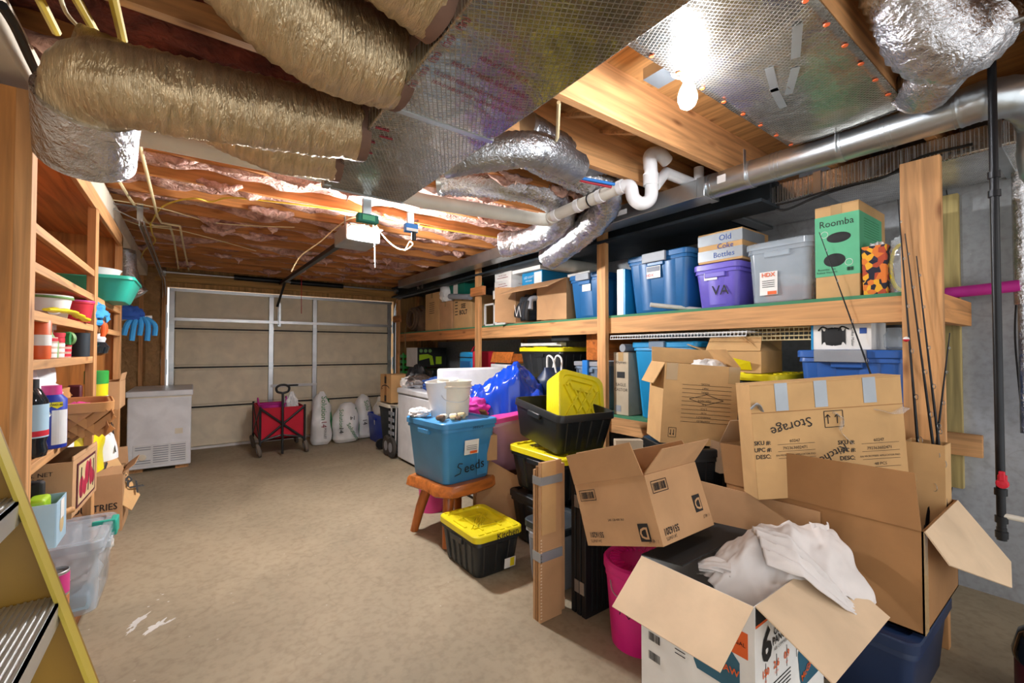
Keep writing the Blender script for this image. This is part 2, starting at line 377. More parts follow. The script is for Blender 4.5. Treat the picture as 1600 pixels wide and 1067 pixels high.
# ---------------------------------------------------------------- materials
for a in (('floor','#a2947b',.72,0,'concrete'),('wallconc','#a6a9ad',.85,0,'concrete'),('osb','#b98e55',.8,0,'wood_z'),
 ('wx','#c58a50',.7,0,'wood_x'),('wy','#c99560',.7,0,'wood_y'),('wz','#c9945f',.7,0,'wood_z'),('wzo','#bd8040',.6,0,'wood_z'),('wyo','#bf7c46',.65,0,'wood_y'),
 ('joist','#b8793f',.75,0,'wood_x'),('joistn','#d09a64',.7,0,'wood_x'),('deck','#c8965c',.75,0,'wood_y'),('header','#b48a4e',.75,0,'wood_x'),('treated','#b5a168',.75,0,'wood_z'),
 ('stool','#b4662c',.35,0,'wood_z'),('stoolseat','#b8692e',.3,0,'wood_x'),('dark','#17181a',.7,0,'plain'),('blackp','#16181b',.42,0,'plain'),
 ('tote_black','#1c1f22',.4,0,'plain'),('yel','#e9d81c',.38,0,'plain'),('blue','#1e5f96',.4,0,'plain'),('blue2','#2b5fae',.38,0,'plain'),('tankb','#2f6076',.5,0,'plain'),('navy','#15294a',.45,0,'plain'),
 ('cyan','#1f8cc4',.38,0,'plain'),('seedblue','#3f88bd',.4,0,'plain'),('purple','#6d5fc4',.4,0,'plain'),('royal','#1736a8',.4,0,'plain'),('greyp','#8d9198',.5,0,'plain'),('greyb','#6b7f95',.5,0,'plain'),
 ('card','#bc9268',.85,0,'card'),('card2','#c9a06c',.85,0,'card'),('cardd','#9c7044',.85,0,'card'),('cardl','#dcc1a0',.85,0,'card'),('cardg','#b3a48d',.85,0,'card'),
 ('ink','#1a1817',.7,0,'plain'),('inkr','#8b2f38',.7,0,'plain'),('inkg','#1c7a3a',.7,0,'plain'),('inkb','#2a4f9a',.7,0,'plain'),('paper','#e8e6e2',.7,0,'plain'),('white','#dedfe0',.45,0,'plain'),('appl','#e4e6ea',.35,0,'plain'),
 ('whitec','#f0f0ee',.3,0,'plain'),('pvc','#dcd8cc',.35,0,'plain'),('pvcw','#e9e9e9',.3,0,'plain'),('pvcb','#cdbf9c',.4,0,'plain'),('pink','#e0218a',.4,0,'plain'),('pinkt','#d8408e',.4,0,'plain'),
 ('red','#c8142e',.6,0,'plain'),('redw','#b8102c',.8,0,'plain'),('orange','#e2622a',.5,0,'plain'),('green','#2f9a3c',.45,0,'plain'),('teal','#2fae98',.4,0,'plain'),('tealb','#0b6e5c',.6,0,'plain'),('greenbx','#57b083',.6,0,'plain'),
 ('greenl','#6f9a5a',.6,0,'plain'),('shelfgreen','#3f7d5a',.8,0,'plain'),('cream','#eadfc4',.55,0,'plain'),('creamw','#e4dcc8',.6,0,'plain'),('drywall','#d8ccb8',.8,0,'plain'),('lime','#a8d02a',.45,0,'plain'),
 ('rubber','#3a3632',.85,0,'plain'),('tread','#857a6c',.9,0,'plain'),('tyr','#6d6358',.9,0,'plain'),('ladder','#8c6812',.5,0,'plain'),('laddery','#b9a438',.5,0,'plain'),('sand','#c9b184',.8,0,'plain'),
 ('clothb','#2a55a8',.9,0,'plain'),('clothsky','#3c98d8',.9,0,'plain'),('clothw','#dfd9d6',.9,0,'plain'),('clothd','#22262c',.9,0,'plain'),('magenta','#c02a92',.6,0,'plain'),('hose','#6a5340',.9,0,'plain'),
 ('wirey','#d8b83a',.5,0,'plain'),('wireb','#151515',.5,0,'plain'),('wirec','#e2cfa0',.5,0,'plain'),('pexb','#2878c8',.4,0,'plain'),('pexr','#b02838',.4,0,'plain'),('maroon','#5a1f2a',.5,0,'plain'),
 ('canw','#d8b8a8',.5,0,'plain'),('wickerm','#c08a52',.6,0,'plain'),('wickerd','#a8703e',.6,0,'plain'),('taped','#9aa0a6',.35,.3,'plain'),('apple','#a8123a',.6,0,'plain'),('skyb','#a9cbe0',.5,0,'plain')):
    mat(a[0],a[1],a[2],a[3],a[4])
mat('stain','#cfccc6',.7); mat('galv','#b9bfc2',.32,.95,bump=.15,var=.12); mat('steel','#c4c8ca',.35,.9); mat('alum','#cfd0d0',.4,.85); mat('ibeam','#2c353c',.6,.3,var=.35); mat('blackpipe','#1c1d20',.38,.5,var=.4)
mat('scrim','#aaa59a',.22,.92,'scrim'); mat('foil','#cfcfd2',.27,.95,'crinkle'); mat('scrimw','#dcdcdc',.25,.9,'scrim'); mat('foilw','#dcc6a0',.30,.85,'crinkle'); mat('foild','#b2b5b9',.28,.9,'crinkle')
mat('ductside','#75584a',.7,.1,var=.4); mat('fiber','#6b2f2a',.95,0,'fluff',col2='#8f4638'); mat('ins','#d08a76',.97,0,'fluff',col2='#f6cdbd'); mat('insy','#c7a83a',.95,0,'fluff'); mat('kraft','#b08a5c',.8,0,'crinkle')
mat('leaf','#d9762c',.8,0,'leaf'); mat('clear','#c8d4de',.12,0,alpha=.38); mat('clearp','#d8a0b4',.2,0,alpha=.62); mat('film','#e8eef2',.08,0,alpha=.3); mat('tarp','#143fae',.18,0,bump=.1); mat('tape_clear','#c9a878',.15,0,alpha=.7)
mat('bulb','#f4f7ff',.3,0,em=BULB); mat('bulbfill','#fff4e4',.3,0,em=BULB*.5); mat('porc','#f2f0ea',.25,0); mat('glassy','#202428',.08,0); mat('bulbglass','#ffffff',.3,0,em=BULB*6)
mat('whitebag','#e6e7e8',.35,0,bump=.2); mat('sackw','#dfe0e0',.4,0,bump=.2); mat('rope','#8a7358',.9,0)
# ---------------------------------------------------------------- setting
FY=7.2; WX=3.5; JZ=2.36; SZ=2.6
struct('floor',MB().box(-1.6,WX+.2,-2.2,8.2,-.12,0),'floor',smooth=0)
struct('wall_right',MB().box(WX,WX+.2,-2.2,8.2,0,SZ),'wallconc',smooth=0)
# wall behind the cabinet and beyond it
struct('wall_left',MB().box(-.95,-.87,-.2,FY+.15,0,SZ),'drywall',smooth=0)
# far wall: header, jambs, studs and sheathing
wf=MB().box(-.95,-.27,FY,FY+.12,0,SZ).box(2.76,WX,FY,FY+.12,0,SZ).box(-.27,2.76,FY,FY+.12,2.14,SZ)
wfo=struct('wall_far',wf,'osb',smooth=0)
struct('header_beam',MB().box(-.5,2.95,FY-.06,FY,2.2,2.34),'header',wfo,W=True)
for i,x in enumerate((-.86,-.52,-.30)):
    struct('stud',MB().box(x-.02,x+.02,FY-.09,FY,0,2.34),'wz',wfo,W=True)
for x in (2.83,3.2): struct('stud',MB().box(x-.02,x+.02,FY-.09,FY,0,2.34),'wz',wfo,W=True)
for k,(x0,x1) in enumerate(((-.84,-.54),(-.50,-.32))):
    b=MB().grid(lambda u,v:(x0+(x1-x0)*u,FY-.05-.03*noise.noise(V((u*3+k,v*9,1)))-.02*math.sin(u*math.pi),v*2.3),6,40)
    struct('faced_batt',b,'kraft',wfo,W=True)
# mud sill / soffit strip above the cabinet
struct('trim_1',MB().box(-.87,-.45,-.6,6.9,2.22,2.36),'drywall',bevel=.01)
# right wall joint and cracks
b=MB()
for z in range(26):
    b.bar((WX-.001,.55+.008*math.sin(z*1.7),z*.1),(WX-.001,.55+.008*math.sin((z+1)*1.7),z*.1+.1),.006,.003)
struct('trim_2',b,'ink',smooth=0)
struct('trim_3',MB().bar((WX-.001,.2,.93),(WX-.001,-.6,.93),.004,.003),'inkr',smooth=0)
# ceiling deck, joists, insulation
ce=struct('ceiling',MB().box(-.95,WX,-2.2,FY+.1,SZ,SZ+.03),'deck',smooth=0)
JY=[.515+.406*k for k in range(-5,17)]
for k,y in enumerate(JY):
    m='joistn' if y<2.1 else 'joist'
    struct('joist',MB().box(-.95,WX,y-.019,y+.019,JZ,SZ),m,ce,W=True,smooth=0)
for k,y in enumerate(JY[:-1]):
    y0,y1=y+.02,y+.386
    x0,x1=(-.93,WX-.02) if y>2.1 else (-.93,.80)
    if y<-.2: continue
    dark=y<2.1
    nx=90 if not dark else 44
    def fn(u,v,y0=y0,y1=y1,k=k,x0=x0,x1=x1,dark=dark):
        x=x0+(x1-x0)*u; y_=y0+(y1-y0)*v
        z=JZ+(.09 if dark else .08)-.05*math.sin(v*math.pi)*(.6+noise.noise(V((x*1.5,k,3))))-.03*noise.noise(V((x*6,y_*9,k)))-.02*abs(noise.noise(V((x*19,y_*21,k))))
        h=noise.noise(V((x*3.3,k*5.1,8)))
        if not dark and (v<.12 or v>.85) and h>.12: z-=.10*h
        return (x,y_,z)
    b=MB().grid(fn,nx,7)
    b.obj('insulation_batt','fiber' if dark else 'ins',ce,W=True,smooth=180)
# hanging shreds of insulation along joist edges
b=MB()
rd=random.Random(3)
for k in range(230):
    y=rd.choice(JY[8:21])+rd.choice((-.03,.03)); x=rd.uniform(-.75,3.2)
    if noise.noise(V((x*1.3,y*2.7,0)))<-.12: continue
    L=rd.uniform(.06,.32); r=rd.uniform(.012,.03); n=max(4,int(L/.03)); s_=rd.random()*50
    pts=[V((x+L*i/n,y+.008*noise.noise(V((s_,i*.7,0))),JZ+.012-.018*math.sin(i/n*math.pi)+.02*noise.noise(V((s_,i*.9,3))))) for i in range(n+1)]
    b.tube(pts,[r*(.35+.8*math.sin((i+.3)/(n+.6)*math.pi)) for i in range(n+1)],8,squash=1.1,f=lambda i,j,p:1+.55*noise.noise(p*38+V((j,0,0))))
    if rd.random()<.2:
        q=pts[n//2]; b.tube([q,q+V((.004,.0,-.03)),q+V((-.004,.006,-.03-rd.random()*.04))],[r*.6,r*.35,.002],6)
tag(b.obj('insulation_shreds','ins',ce,W=True,smooth=180),kind='stuff')
# bridging between bare joists
for y in (JY[7],JY[8]):
    for x in (1.25,1.55,1.85): MB().bar((x,y+.02,JZ+.05),(x+.04,y+.386,SZ-.03),.04,.018).obj('bridging','joistn',ce,W=True)
# blocks between joists beside the bulb
for x in (1.02,): MB().box(x,x+.04,JY[6]+.02,JY[7]-.02,JZ+.01,SZ-.01).obj('blocking','joistn',ce,W=True)
# paint splash on floor
sp=thing('paint_splash','smeared pale paint splash on the bare concrete floor near the ladder','paint stain',P(230,972,Z=0))
def splash(u,v,rx,ry,sd,ang):
    c=P(u,v,Z=0); pts=[]
    for j in range(48):
        a=2*math.pi*j/48; k=1+.75*noise.noise(V((math.cos(a)*2.6+sd,math.sin(a)*2.6,0)))+.4*noise.noise(V((math.cos(a)*8+sd,math.sin(a)*8,0)))
        x=rx*k*math.cos(a); y=ry*k*math.sin(a); pts.append((c.x+x*math.cos(ang)-y*math.sin(ang),c.y+x*math.sin(ang)+y*math.cos(ang),.0012))
    MB().add(pts,[tuple(range(48))]).obj('splash','stain',sp,W=True,smooth=0)
splash(216,970,.055,.016,1,1.0); splash(244,978,.06,.02,5,.9); splash(262,972,.03,.008,9,.6); splash(205,985,.03,.008,12,1.1)
for u,v in ((247,937),(254,929),(263,940),(232,948)): splash(u,v,.005,.004,u,0)
# ---------------------------------------------------------------- garage door
gd=tag(bpy.data.objects.new('overhead_door',None)); C.objects.link(gd); gd.location=(1.23,FY+.03,0)
gd['label']='cream sectional overhead garage door with galvanised struts and stiles on the far wall'; gd['category']='garage door'
X0,X1=-.24,2.71; SEC=[0,.555,1.085,1.6,2.13]; ST=[X0+.02,P(424,500,Y=FY).x,P(492,500,Y=FY).x,X1-.02]
for i in range(4):
    z0,z1=SEC[i]+.006,SEC[i+1]-.004
    s=MB().box(X0,X1,FY+.03,FY+.06,z0,z1).obj('door_section','cream',gd,W=True,bevel=.004)
    for j in range(3):
        MB().box(ST[j]+.035,ST[j+1]-.035,FY+.012,FY+.028,z0+.03,z1-.03).obj('panel','cream',s,W=True,bevel=.006)
    if i: MB().box(X0,X1,FY+.01,FY+.03,z0-.014,z0+.004).obj('section_seam','dark',s,W=True,smooth=0)
    for x in ST:
        MB().box(x-.03,x+.03,FY-.004,FY+.03,z0,z1).obj('stile','steel',s,W=True,bevel=.002)
        if i: 
            hh=MB().box(x-.028,x+.028,FY-.012,FY-.004,z0-.05,z0+.05).box(x-.03,x+.03,FY-.02,FY-.01,z0-.008,z0+.008); hh.obj('hinge','galv',s,W=True)
for z in (2.1,1.72): 
    g=MB().box(X0,X1,FY-.05,FY-.006,z-.004,z+.004).box(X0,X1,FY-.054,FY-.048,z-.02,z+.02); g.obj('strut','steel',gd,W=True)
MB().box(X0,X1,FY-.01,FY+.03,0,.03).obj('bottom_weatherstrip','paper',gd,W=True)
lz=P(424,603,Y=FY).z
MB().box(ST[1],ST[2]+.03,FY-.022,FY-.006,lz-.02,lz+.02).obj('lock_bar','white',gd,W=True,bevel=.002)
MB().box(ST[1]+.2,ST[1]+.36,FY-.03,FY-.022,lz-.012,lz+.012).obj('lock_handle','dark',gd,W=True,bevel=.004)
MB().box(1.0,1.04,FY-.05,FY-.02,1.66,1.98).box(1.01,1.03,FY-.09,FY-.05,1.68,2.0).obj('opener_bracket','galv',gd,W=True)
# tracks
def track(x,sg,label):
    t=thing('door_track',label,'door track',(x,5.6,0),0,'door tracks')
    pts=[(x,FY-.05,.02),(x,FY-.05,1.9)]+[(x,FY-.05-.3*(1-math.cos(a*math.pi/10)),1.9+.3*math.sin(a*math.pi/10)) for a in range(1,6)]+[(x,4.0,2.21)]
    b=MB()
    for a,c in zip(pts,pts[1:]): b.bar(a,c,.05,.006,(1,0,0)); 
    for a,c in zip(pts,pts[1:]): b.bar(V(a)+V((.025*sg,0,0)),V(c)+V((.025*sg,0,0)),.006,.03,(1,0,0) if 0 else (0,0,1))
    b.obj('rail','galv',t,W=True)
    h=MB().bar((x,4.05,2.23),(x,4.05,2.36),.035,.004,(0,1,0)).bar((x-.25*sg,4.05,2.33),(x+.05*sg,4.05,2.33),.035,.004).bar((x-.2*sg,4.05,2.32),(x,4.05,2.23),.03,.004)
    h.obj('hanger','galv',t,W=True)
    for z in (.4,1.0,1.6): MB().box(x-.03,x+.05*sg+.0,FY-.05,FY-.0,z,z+.2).obj('bracket','galv',t,W=True)
track(-.31,1,'galvanised door track curving up beside the left edge of the garage door')
track(2.78,-1,'galvanised door track at the right edge of the garage door by the shelving')
t=thing('torsion_bar','dark steel torsion bar with springs above the garage door','torsion spring',(1.2,FY-.12,2.2))
MB().tube([(-.35,FY-.13,2.31),(2.8,FY-.13,2.31)],.014,10).obj('shaft','steel',t,W=True)
for a,c in ((1.15,1.9),(.45,1.05)): MB().tube([(a+i*.01,FY-.13,2.31) for i in range(int((c-a)/.01))],.034,14,f=lambda i,j,p:1+.06*(i%2)).obj('spring','blackpipe',t,W=True)
for x in (-.3,2.75): MB().tube([(x-.02,FY-.13,2.31),(x+.02,FY-.13,2.31)],.055,18).obj('cable_drum','galv',t,W=True)
# left flexible duct and bracket near the door corner
# ---------------------------------------------------------------- lamps
def bare_bulb(x,y,z,label,m='bulb'):
    t=thing('bare_bulb_light',label,'light',(x,y,z),0,None)
    MB().lathe([(.0,.055),(.055,.055),(.062,.045),(.058,.03),(.026,.02),(.024,.0),(.018,-.005)],28).obj('porcelain_lampholder','porc',t)
    MB().lathe([(.013,.0),(.015,-.02),(.026,-.04),(.033,-.062),(.034,-.082),(.026,-.104),(.012,-.115),(.001,-.118)],24).obj('bulb',m,t)
    return t
q=P(1074,122,D=1.63)
bare_bulb(q.x,q.y,q.z,'white porcelain lampholder with a glowing bare bulb between joists at upper right')
MB().box(q.x-.05,q.x+.05,q.y-.05,q.y+.16,q.z+.055,q.z+.1).obj('junction_box','galv',bpy.data.objects['bare_bulb_light'],W=True)
# ---------------------------------------------------------------- trunk duct
dt=thing('foil_duct_trunk','large foil-faced fibreboard duct trunk hanging below the joists overhead','duct',(.65,.8,2.06))
DZ=2.055; DX0,DX1,DY1=.465,.845,2.08
def dsec(y0,y1,nm):
    return MB().box(DX0,DX1,y0,y1,DZ,2.35).obj(nm,'scrim',dt,W=True,bevel=.006)
dsec(-.9,1.28,'duct_section'); dsec(1.283,DY1,'duct_section')
MB().box(DX0-.002,DX1+.002,1.27,1.292,DZ-.003,2.352).obj('joint_strip','galv',dt,W=True)
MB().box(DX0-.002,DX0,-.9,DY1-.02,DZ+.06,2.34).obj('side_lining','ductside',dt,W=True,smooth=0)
MB().box(DX0,DX1,DY1,DY1+.012,DZ-.004,2.35).box(DX0-.003,DX0+.03,DY1-.03,DY1+.013,DZ-.005,2.352).obj('end_cap','galv',dt,W=True,bevel=.002)
for yy,tt in ((1.05,'UL LISTED FIBERGLASS DUCT BOARD  UL 181A-P'),(1.09,'181A-P/181B-FX  TAPE  CLOSURE SYSTEM  UL'),(.99,'RIGID DUCT BOARD  SURFACE BURNING'),(.93,'AIR DUCT SYSTEM  UL 181')):
    text(dt,tt,.022,((1,.05,0),(0,-1,0),),( .655,yy,DZ),'inkr',W=True,off=.002,sx=.62)
for k in range(7): text(dt,'(UL)',.025,((0,1,0),(1,0,0)),(DX0+.02,.85+k*.07,DZ),'inkr',W=True,off=.002)
for k,(x,y) in enumerate(((.5,1.42),(.53,1.47),(.49,1.53),(.51,1.62),(.5,1.7))): MB().box(x-.02,x+.025,y-.004,y+.004,DZ-.0035,DZ-.001).obj('red_mark','inkr',dt,W=True,smooth=0)
# branch flexible ducts on the left
def flex(name,label,pts,r,m,seed,group=None,squash=1,cr=.07,collar=True,rib=.035):
    t=thing(name,label,'duct',pts[0],0,group)
    flex_mb(pts,r,seed=seed,squash=squash,cr=cr,rib=rib).obj('sleeve',m,t,W=True,smooth=75)
    if collar:
        a=V(pts[0]); d=(V(pts[1])-a).normalized(); MB().tube([a-d*.02,a+d*.012],r*1.012,26).obj('collar','ductside' if m=='foilw' else 'galv',t,W=True)
    return t
g='foil branch ducts from the left of the trunk'
flex('flexible_duct','short foil sleeve duct nearest the camera at the top edge',[(.46,.92,2.17),(.2,.9,2.22),(-.3,.9,2.30)],.115,'foilw',1,g)
flex('flexible_duct','fat sagging foil duct rising to the top left from the trunk',[(.46,1.22,2.15),(.28,1.2,2.13),(.1,1.16,2.19),(-.06,1.13,2.32),(-.16,1.13,2.48)],.122,'foilw',2,g)
flex('flexible_duct','long tan foil duct ending in a silver elbow above the left cabinet',[(.46,1.56,2.10),(.2,1.57,2.07),(0,1.57,2.05),(-.15,1.58,2.04),(-.215,1.63,2.045),(-.25,1.72,2.0),(-.262,1.80,1.94)],.107,'foilw',3,g)
flex('flexible_duct','lower foil duct with sagging belly behind the long tan one',[(.46,1.87,2.12),(.25,1.88,2.11),(.05,1.88,2.16),(-.3,1.88,2.22)],.105,'foilw',4,g)
# silver end of the elbow
MB().tube([(-.24,1.68,2.02),(-.252,1.74,1.985),(-.266,1.84,1.91)],.116,28,f=lambda i,j,p:1+.02*noise.noise(p*30+V((j,0,0)))).obj('silver_elbow_end','foil',bpy.data.objects['flexible_duct.002'],W=True)
# silver flex on the right of the trunk
g='bright silver flexible ducts by the white drain pipe'
flex('flexible_duct','silver duct bending down beside the white drain pipe, nearer the shelving post',[P(800,222,Z=2.44),P(880,262,Z=2.42),P(938,290,Z=2.37),P(947,318,Z=2.30),P(925,348,Z=2.23),P(890,378,Z=2.16),P(858,402,Z=2.10)],.10,'foil',6,g,cr=.14,rib=.06)
flex('flexible_duct','silver duct bending down to the left under the white drain pipe',[P(690,280,Z=2.42),P(780,285,Z=2.40),P(848,300,Z=2.37),P(878,328,Z=2.31),P(865,356,Z=2.26),P(825,376,Z=2.22),P(782,383,Z=2.20)],.10,'foil',7,g,cr=.14,rib=.06)
flex('flexible_duct','dull silver duct tucked between joists right of the trunk',[P(820,200,Z=2.42),P(900,245,Z=2.44),P(975,285,Z=2.46)],.08,'foild',8,g)
flex('flexible_duct','crumpled silver duct under the joists at the trunk end',[P(700,250,Z=2.2),P(760,240,Z=2.22),P(840,235,Z=2.26),P(900,262,Z=2.3)],.08,'foild',9,g)
# big silver elbow at the upper right
flex('flexible_duct','big shiny silver duct looping down at the upper right corner',[P(1400,-60,Z=2.5),P(1430,5,Z=2.4),P(1450,50,Z=2.33),P(1488,72,Z=2.3),P(1530,40,Z=2.36)],.11,'foil',10,None,cr=.09,rib=.06)
flex('flexible_duct','second silver duct curling behind the big one at upper right',[P(1560,20,Z=2.5),P(1500,70,Z=2.42),P(1465,108,Z=2.38),P(1440,140,Z=2.38)],.10,'foil',11,None,cr=.09,rib=.06)
# panned foil bay
t=thing('foil_joist_panel','shiny foil duct board panel nailed under the joists beside the bulb','duct panel',(1.8,.72,JZ-.01))
YA,YB=JY[5]-.02,JY[6]+.03
MB().grid(lambda u,v:(1.02+(2.43-1.02)*u,YA+(YB-YA)*v,JZ-.010-.012*math.sin(v*math.pi)+.004*noise.noise(V((u*9,v*3,0)))),60,14).obj('foil_sheet','scrim',t,W=True,solid=.004,smooth=60)
for k in range(9):
    for y in (YA+.02,YB-.02):
        x=1.12+k*.16; MB().lathe([(.0,0),(.008,0),(.010,.003),(.005,.005),(.0,.005)],14,c=(x,y,JZ-.0205)).obj('red_cap_nail','orange',t,W=True)
for k,(x,y,a) in enumerate(((1.75,.74,.3),(1.82,.7,.5),(1.9,.78,.2),(1.6,.6,.4))): MB().box(-.09,.09,-.014,.014,0,.001).xf(Matrix.Translation((x,y,JZ-.0265))@Matrix.Rotation(a,4,'Z')).obj('foil_tape','steel',t,W=True,smooth=0)
# galvanised round vent
t=thing('round_vent_pipe','long round galvanised vent pipe slung under the joists on the right','duct',(2.5,1,2.2))
vp=[P(1112,292,X=2.52),P(1300,232,X=2.52),P(1500,170,X=2.52)]
a,b_=vp[0],vp[2]
def ribs(pts,r,step=.0): return MB().tube(pts,r,32)
MB().tube([a,b_],.073,36).obj('pipe','galv',t,W=True)
dr=(b_-a).normalized()
for s in (.0,.35,.78,1.0):
    L=(b_-a).length*s; 
    for e in (-.02,.0,.02): MB().tube([a+dr*(L+e),a+dr*(L+e+.006)],.0755,36).obj('seam_ring','galv',t,W=True)
e1=b_+dr*.12; mid=V((2.72,e1.y-.03,e1.z-.02))
el=smoothpath([b_,b_+dr*.08,V((2.6,b_.y-.16,b_.z-.005)),V((2.76,b_.y-.2,b_.z-.05)),V((2.8,b_.y-.2,b_.z-.2)),V((2.83,b_.y-.22,b_.z-.26)),V((3.0,b_.y-.3,b_.z-.27))],8)
MB().tube(el,.075,32,f=lambda i,j,p:1+.035*(1 if i%6==0 else 0)).obj('elbow','galv',t,W=True)
for s in (.22,.62):
    p=a+dr*((b_-a).length*s); MB().box(-.014,.014,-.001,.001,0,.17).xf(Matrix.Translation(p+V((-.075,0,-.05)))).obj('hanger_strap','steel',t,W=True,smooth=0)
    MB().tube([p-dr*.012,p+dr*.012],.0765,32).obj('hanger_strap','steel',t,W=True)
sticker(t,'-x',a+dr*.1+V((-.074,0,0)),.05,.045,'paper',W=True)
# rectangular metal duct continuing toward the door
t=thing('rectangular_duct','grey sheet metal duct running towards the garage door above the shelves','duct',(2.55,4,2.15))
MB().box(2.44,2.60,1.45,6.2,2.235,2.345).obj('duct_body','galv',t,W=True,bevel=.004)
MB().box(2.435,2.605,1.41,1.46,2.23,2.35).obj('end_collar','galv',t,W=True,bevel=.004); sticker(t,'-x',(2.44,2.05,2.29),.13,.035,'paper',W=True)
# dark steel beam
t=thing('steel_beam','dark steel beam along the ceiling over the back of the shelves','beam',(2.8,4.5,2.1))
MB().box(2.68,2.92,1.2,7.1,2.335,2.355).box(2.79,2.81,1.2,7.1,2.21,2.34).box(2.68,2.92,1.2,7.1,2.19,2.21).obj('beam_profile','ibeam',t,W=True,smooth=0)
text(t,'96 10',.10,'-x',(2.79,6.2,2.27),'paper',W=True)
tag(MB().box(2.95,3.45,1.58,6.9,2.22,2.35).obj('dark_insulated_duct','ibeam'),'dark wrapped duct along the concrete wall beyond the silver one','duct')
t=thing('insulated_duct','silver bubble foil wrapped rectangular duct along the right concrete wall','duct',(3.2,.4,2.24))
MB().box(2.93,3.49,-1.5,1.48,2.235,2.355).obj('foil_wrap','scrimw',t,W=True,bevel=.01)
MB().box(2.925,3.495,1.48,1.56,2.22,2.355).obj('metal_end','galv',t,W=True,bevel=.004)
for y in (.3,1.0): MB().box(2.92,3.495,y-.02,y+.02,2.228,2.357).obj('metal_strap','steel',t,W=True,smooth=0)
# pvc drain
t=thing('drain_pipe','white plastic drain pipe with trap running under the joists','pipe',(1.0,2.3,2.2))
p0=P(190,206,Y=2.32); p1=P(520,275,Y=2.32); p2=P(660,314,Y=2.32); p3=P(850,344,Y=2.32)
MB().tube([p0,p1,p2,p3],.042,24).obj('long_run','pvc',t,W=True)
p4=P(974,291,X=p3.x+.05); q=smoothpath([p3+V((-.05,0,0)),p3+V((.02,-.03,0)),p3+(p4-p3)*.12],6)
MB().tube(q,.044,24).obj('bend','pvc',t,W=True); MB().tube([p3+(p4-p3)*.1,p4],.037,24).obj('rising_run','pvc',t,W=True)
for s in (.15,.45,.72,.95): a=p3+(p4-p3)*s; MB().tube([a,a+(p4-p3).normalized()*.035],.042,24).obj('coupling','pvcw',t,W=True)
MB().tube([p3+(p4-p3)*.62,p3+(p4-p3)*.63],.0425,24).obj('band','wireb',t,W=True)
DD=(p4-CAMP).dot(CAMR@V((0,0,-1)))
tr=[p4,P(985,292,D=DD-.03),P(990,310,D=DD-.05),P(1003,318,D=DD-.06),P(1016,310,D=DD-.05),P(1018,285,D=DD-.04),P(1016,252,D=DD-.03)]
MB().tube(smoothpath(tr,7),.037,22).obj('trap','pvcw',t,W=True)
MB().tube([P(1017,290,D=DD-.04),P(1017,272,D=DD-.04)],.043,22).obj('coupling','pvcw',t,W=True)
MB().tube(smoothpath([P(1016,262,D=DD-.03),P(1016,243,D=DD),P(1030,240,D=DD+.04),P(1042,252,D=DD+.08)],6),.038,22).obj('elbow','pvcw',t,W=True)
MB().tube([P(1024,290,D=DD),P(1040,270,D=DD+.1),P(1085,288,D=DD+.25)],.033,20).obj('branch','pvcw',t,W=True)
MB().tube([P(1092,300,D=DD+.2),P(1092,262,D=DD+.2)],.03,20).obj('riser','pvcw',t,W=True)
# coloured water lines and cream supply lines
tag(MB().tube(smoothpath([P(815,250,Z=2.3),P(880,272,Z=2.29),P(960,288,Z=2.28)]),.009,8).obj('blue_water_line','pexb'),'blue flexible water line beside the silver duct under the joists','pipe')
tag(MB().tube(smoothpath([P(870,268,Z=2.29),P(905,281,Z=2.28),P(955,292,Z=2.27)]),.009,8).obj('red_water_line','pexr'),'red flexible water line just below the blue one','pipe')
def line(nm,label,pts,r,m,cat='pipe',k=1,g=None):
    b=MB().tube(smoothpath(pts,6) if k else pts,r,8); return tag(b.obj(nm,m),label,cat,g)
Z=2.345
line('supply_pipe','cream supply pipe stepping down at the left below the insulation',[P(u,v,Z=Z) for u,v in ((165,232),(176,266),(200,306),(229,347),(240,352),(266,354),(272,375),(279,420))],.009,'wirec',k=0)
line('supply_pipe','second cream supply pipe, right of the first below the insulation',[P(u,v,Z=Z) for u,v in ((214,210),(228,265),(246,338),(252,348),(281,353),(286,380),(295,423))],.009,'wirec',k=0)
line('supply_pipe','cream supply pipe hooked over the joist right of the trunk',[P(u,v,Z=2.3) for u,v in ((873,160),(871,215),(866,226),(828,245),(815,262))],.008,'wirec',k=0)
for i,(pts,lb) in enumerate((([(55,-15),(88,50)],'left of the pair at the upper left corner'),([(112,-15),(150,52)],'in the middle of the upper left corner'),([(174,-15),(192,62)],'right beside the fat sagging duct'))):
    line('cable','flat yellow cable '+lb,[P(u,v,Z=2.34) for u,v in pts],.013,'wirey','cable',k=0)
line('cable','thin bent cream wire between the yellow cables at upper left',[P(u,v,Z=2.33) for u,v in ((92,-10),(105,22),(132,50))],.006,'wirec','cable')
line('cable','yellow cable crossing the insulated joists toward the opener',[P(u,v,Z=Z) for u,v in ((235,350),(255,322),(300,310),(330,315),(355,309),(400,312),(520,327),(640,350),(780,372))],.006,'wirey','cable')
line('cable','long thin white wire strung below the joists at left',[P(u,v,Z=2.34) for u,v in ((150,308),(250,325),(330,347),(400,353),(460,355))],.004,'wirec','cable')
line('cable','sagging white wire from the left cabinet top to the door',[P(u,v,Z=2.33) for u,v in ((168,331),(220,352),(290,362),(400,392))],.004,'wirec','cable')
line('cable','yellow cable hooked down behind the left track bracket',[P(u,v,Z=2.3) for u,v in ((235,350),(238,365),(242,378),(225,392),(219,410))],.006,'wirey','cable')
line('cable','long black cable along the edge of the left soffit',[P(u,v,Z=2.2) for u,v in ((3,8),(25,45),(55,110),(85,165),(118,245))],.012,'wireb','cable')
line('cable','pair of black cables swooping under the silver wrapped duct',[P(u,v,X=2.9) for u,v in ((1200,318),(1225,328),(1275,308),(1330,290),(1385,275),(1440,245),(1520,225))],.007,'wireb','cable')
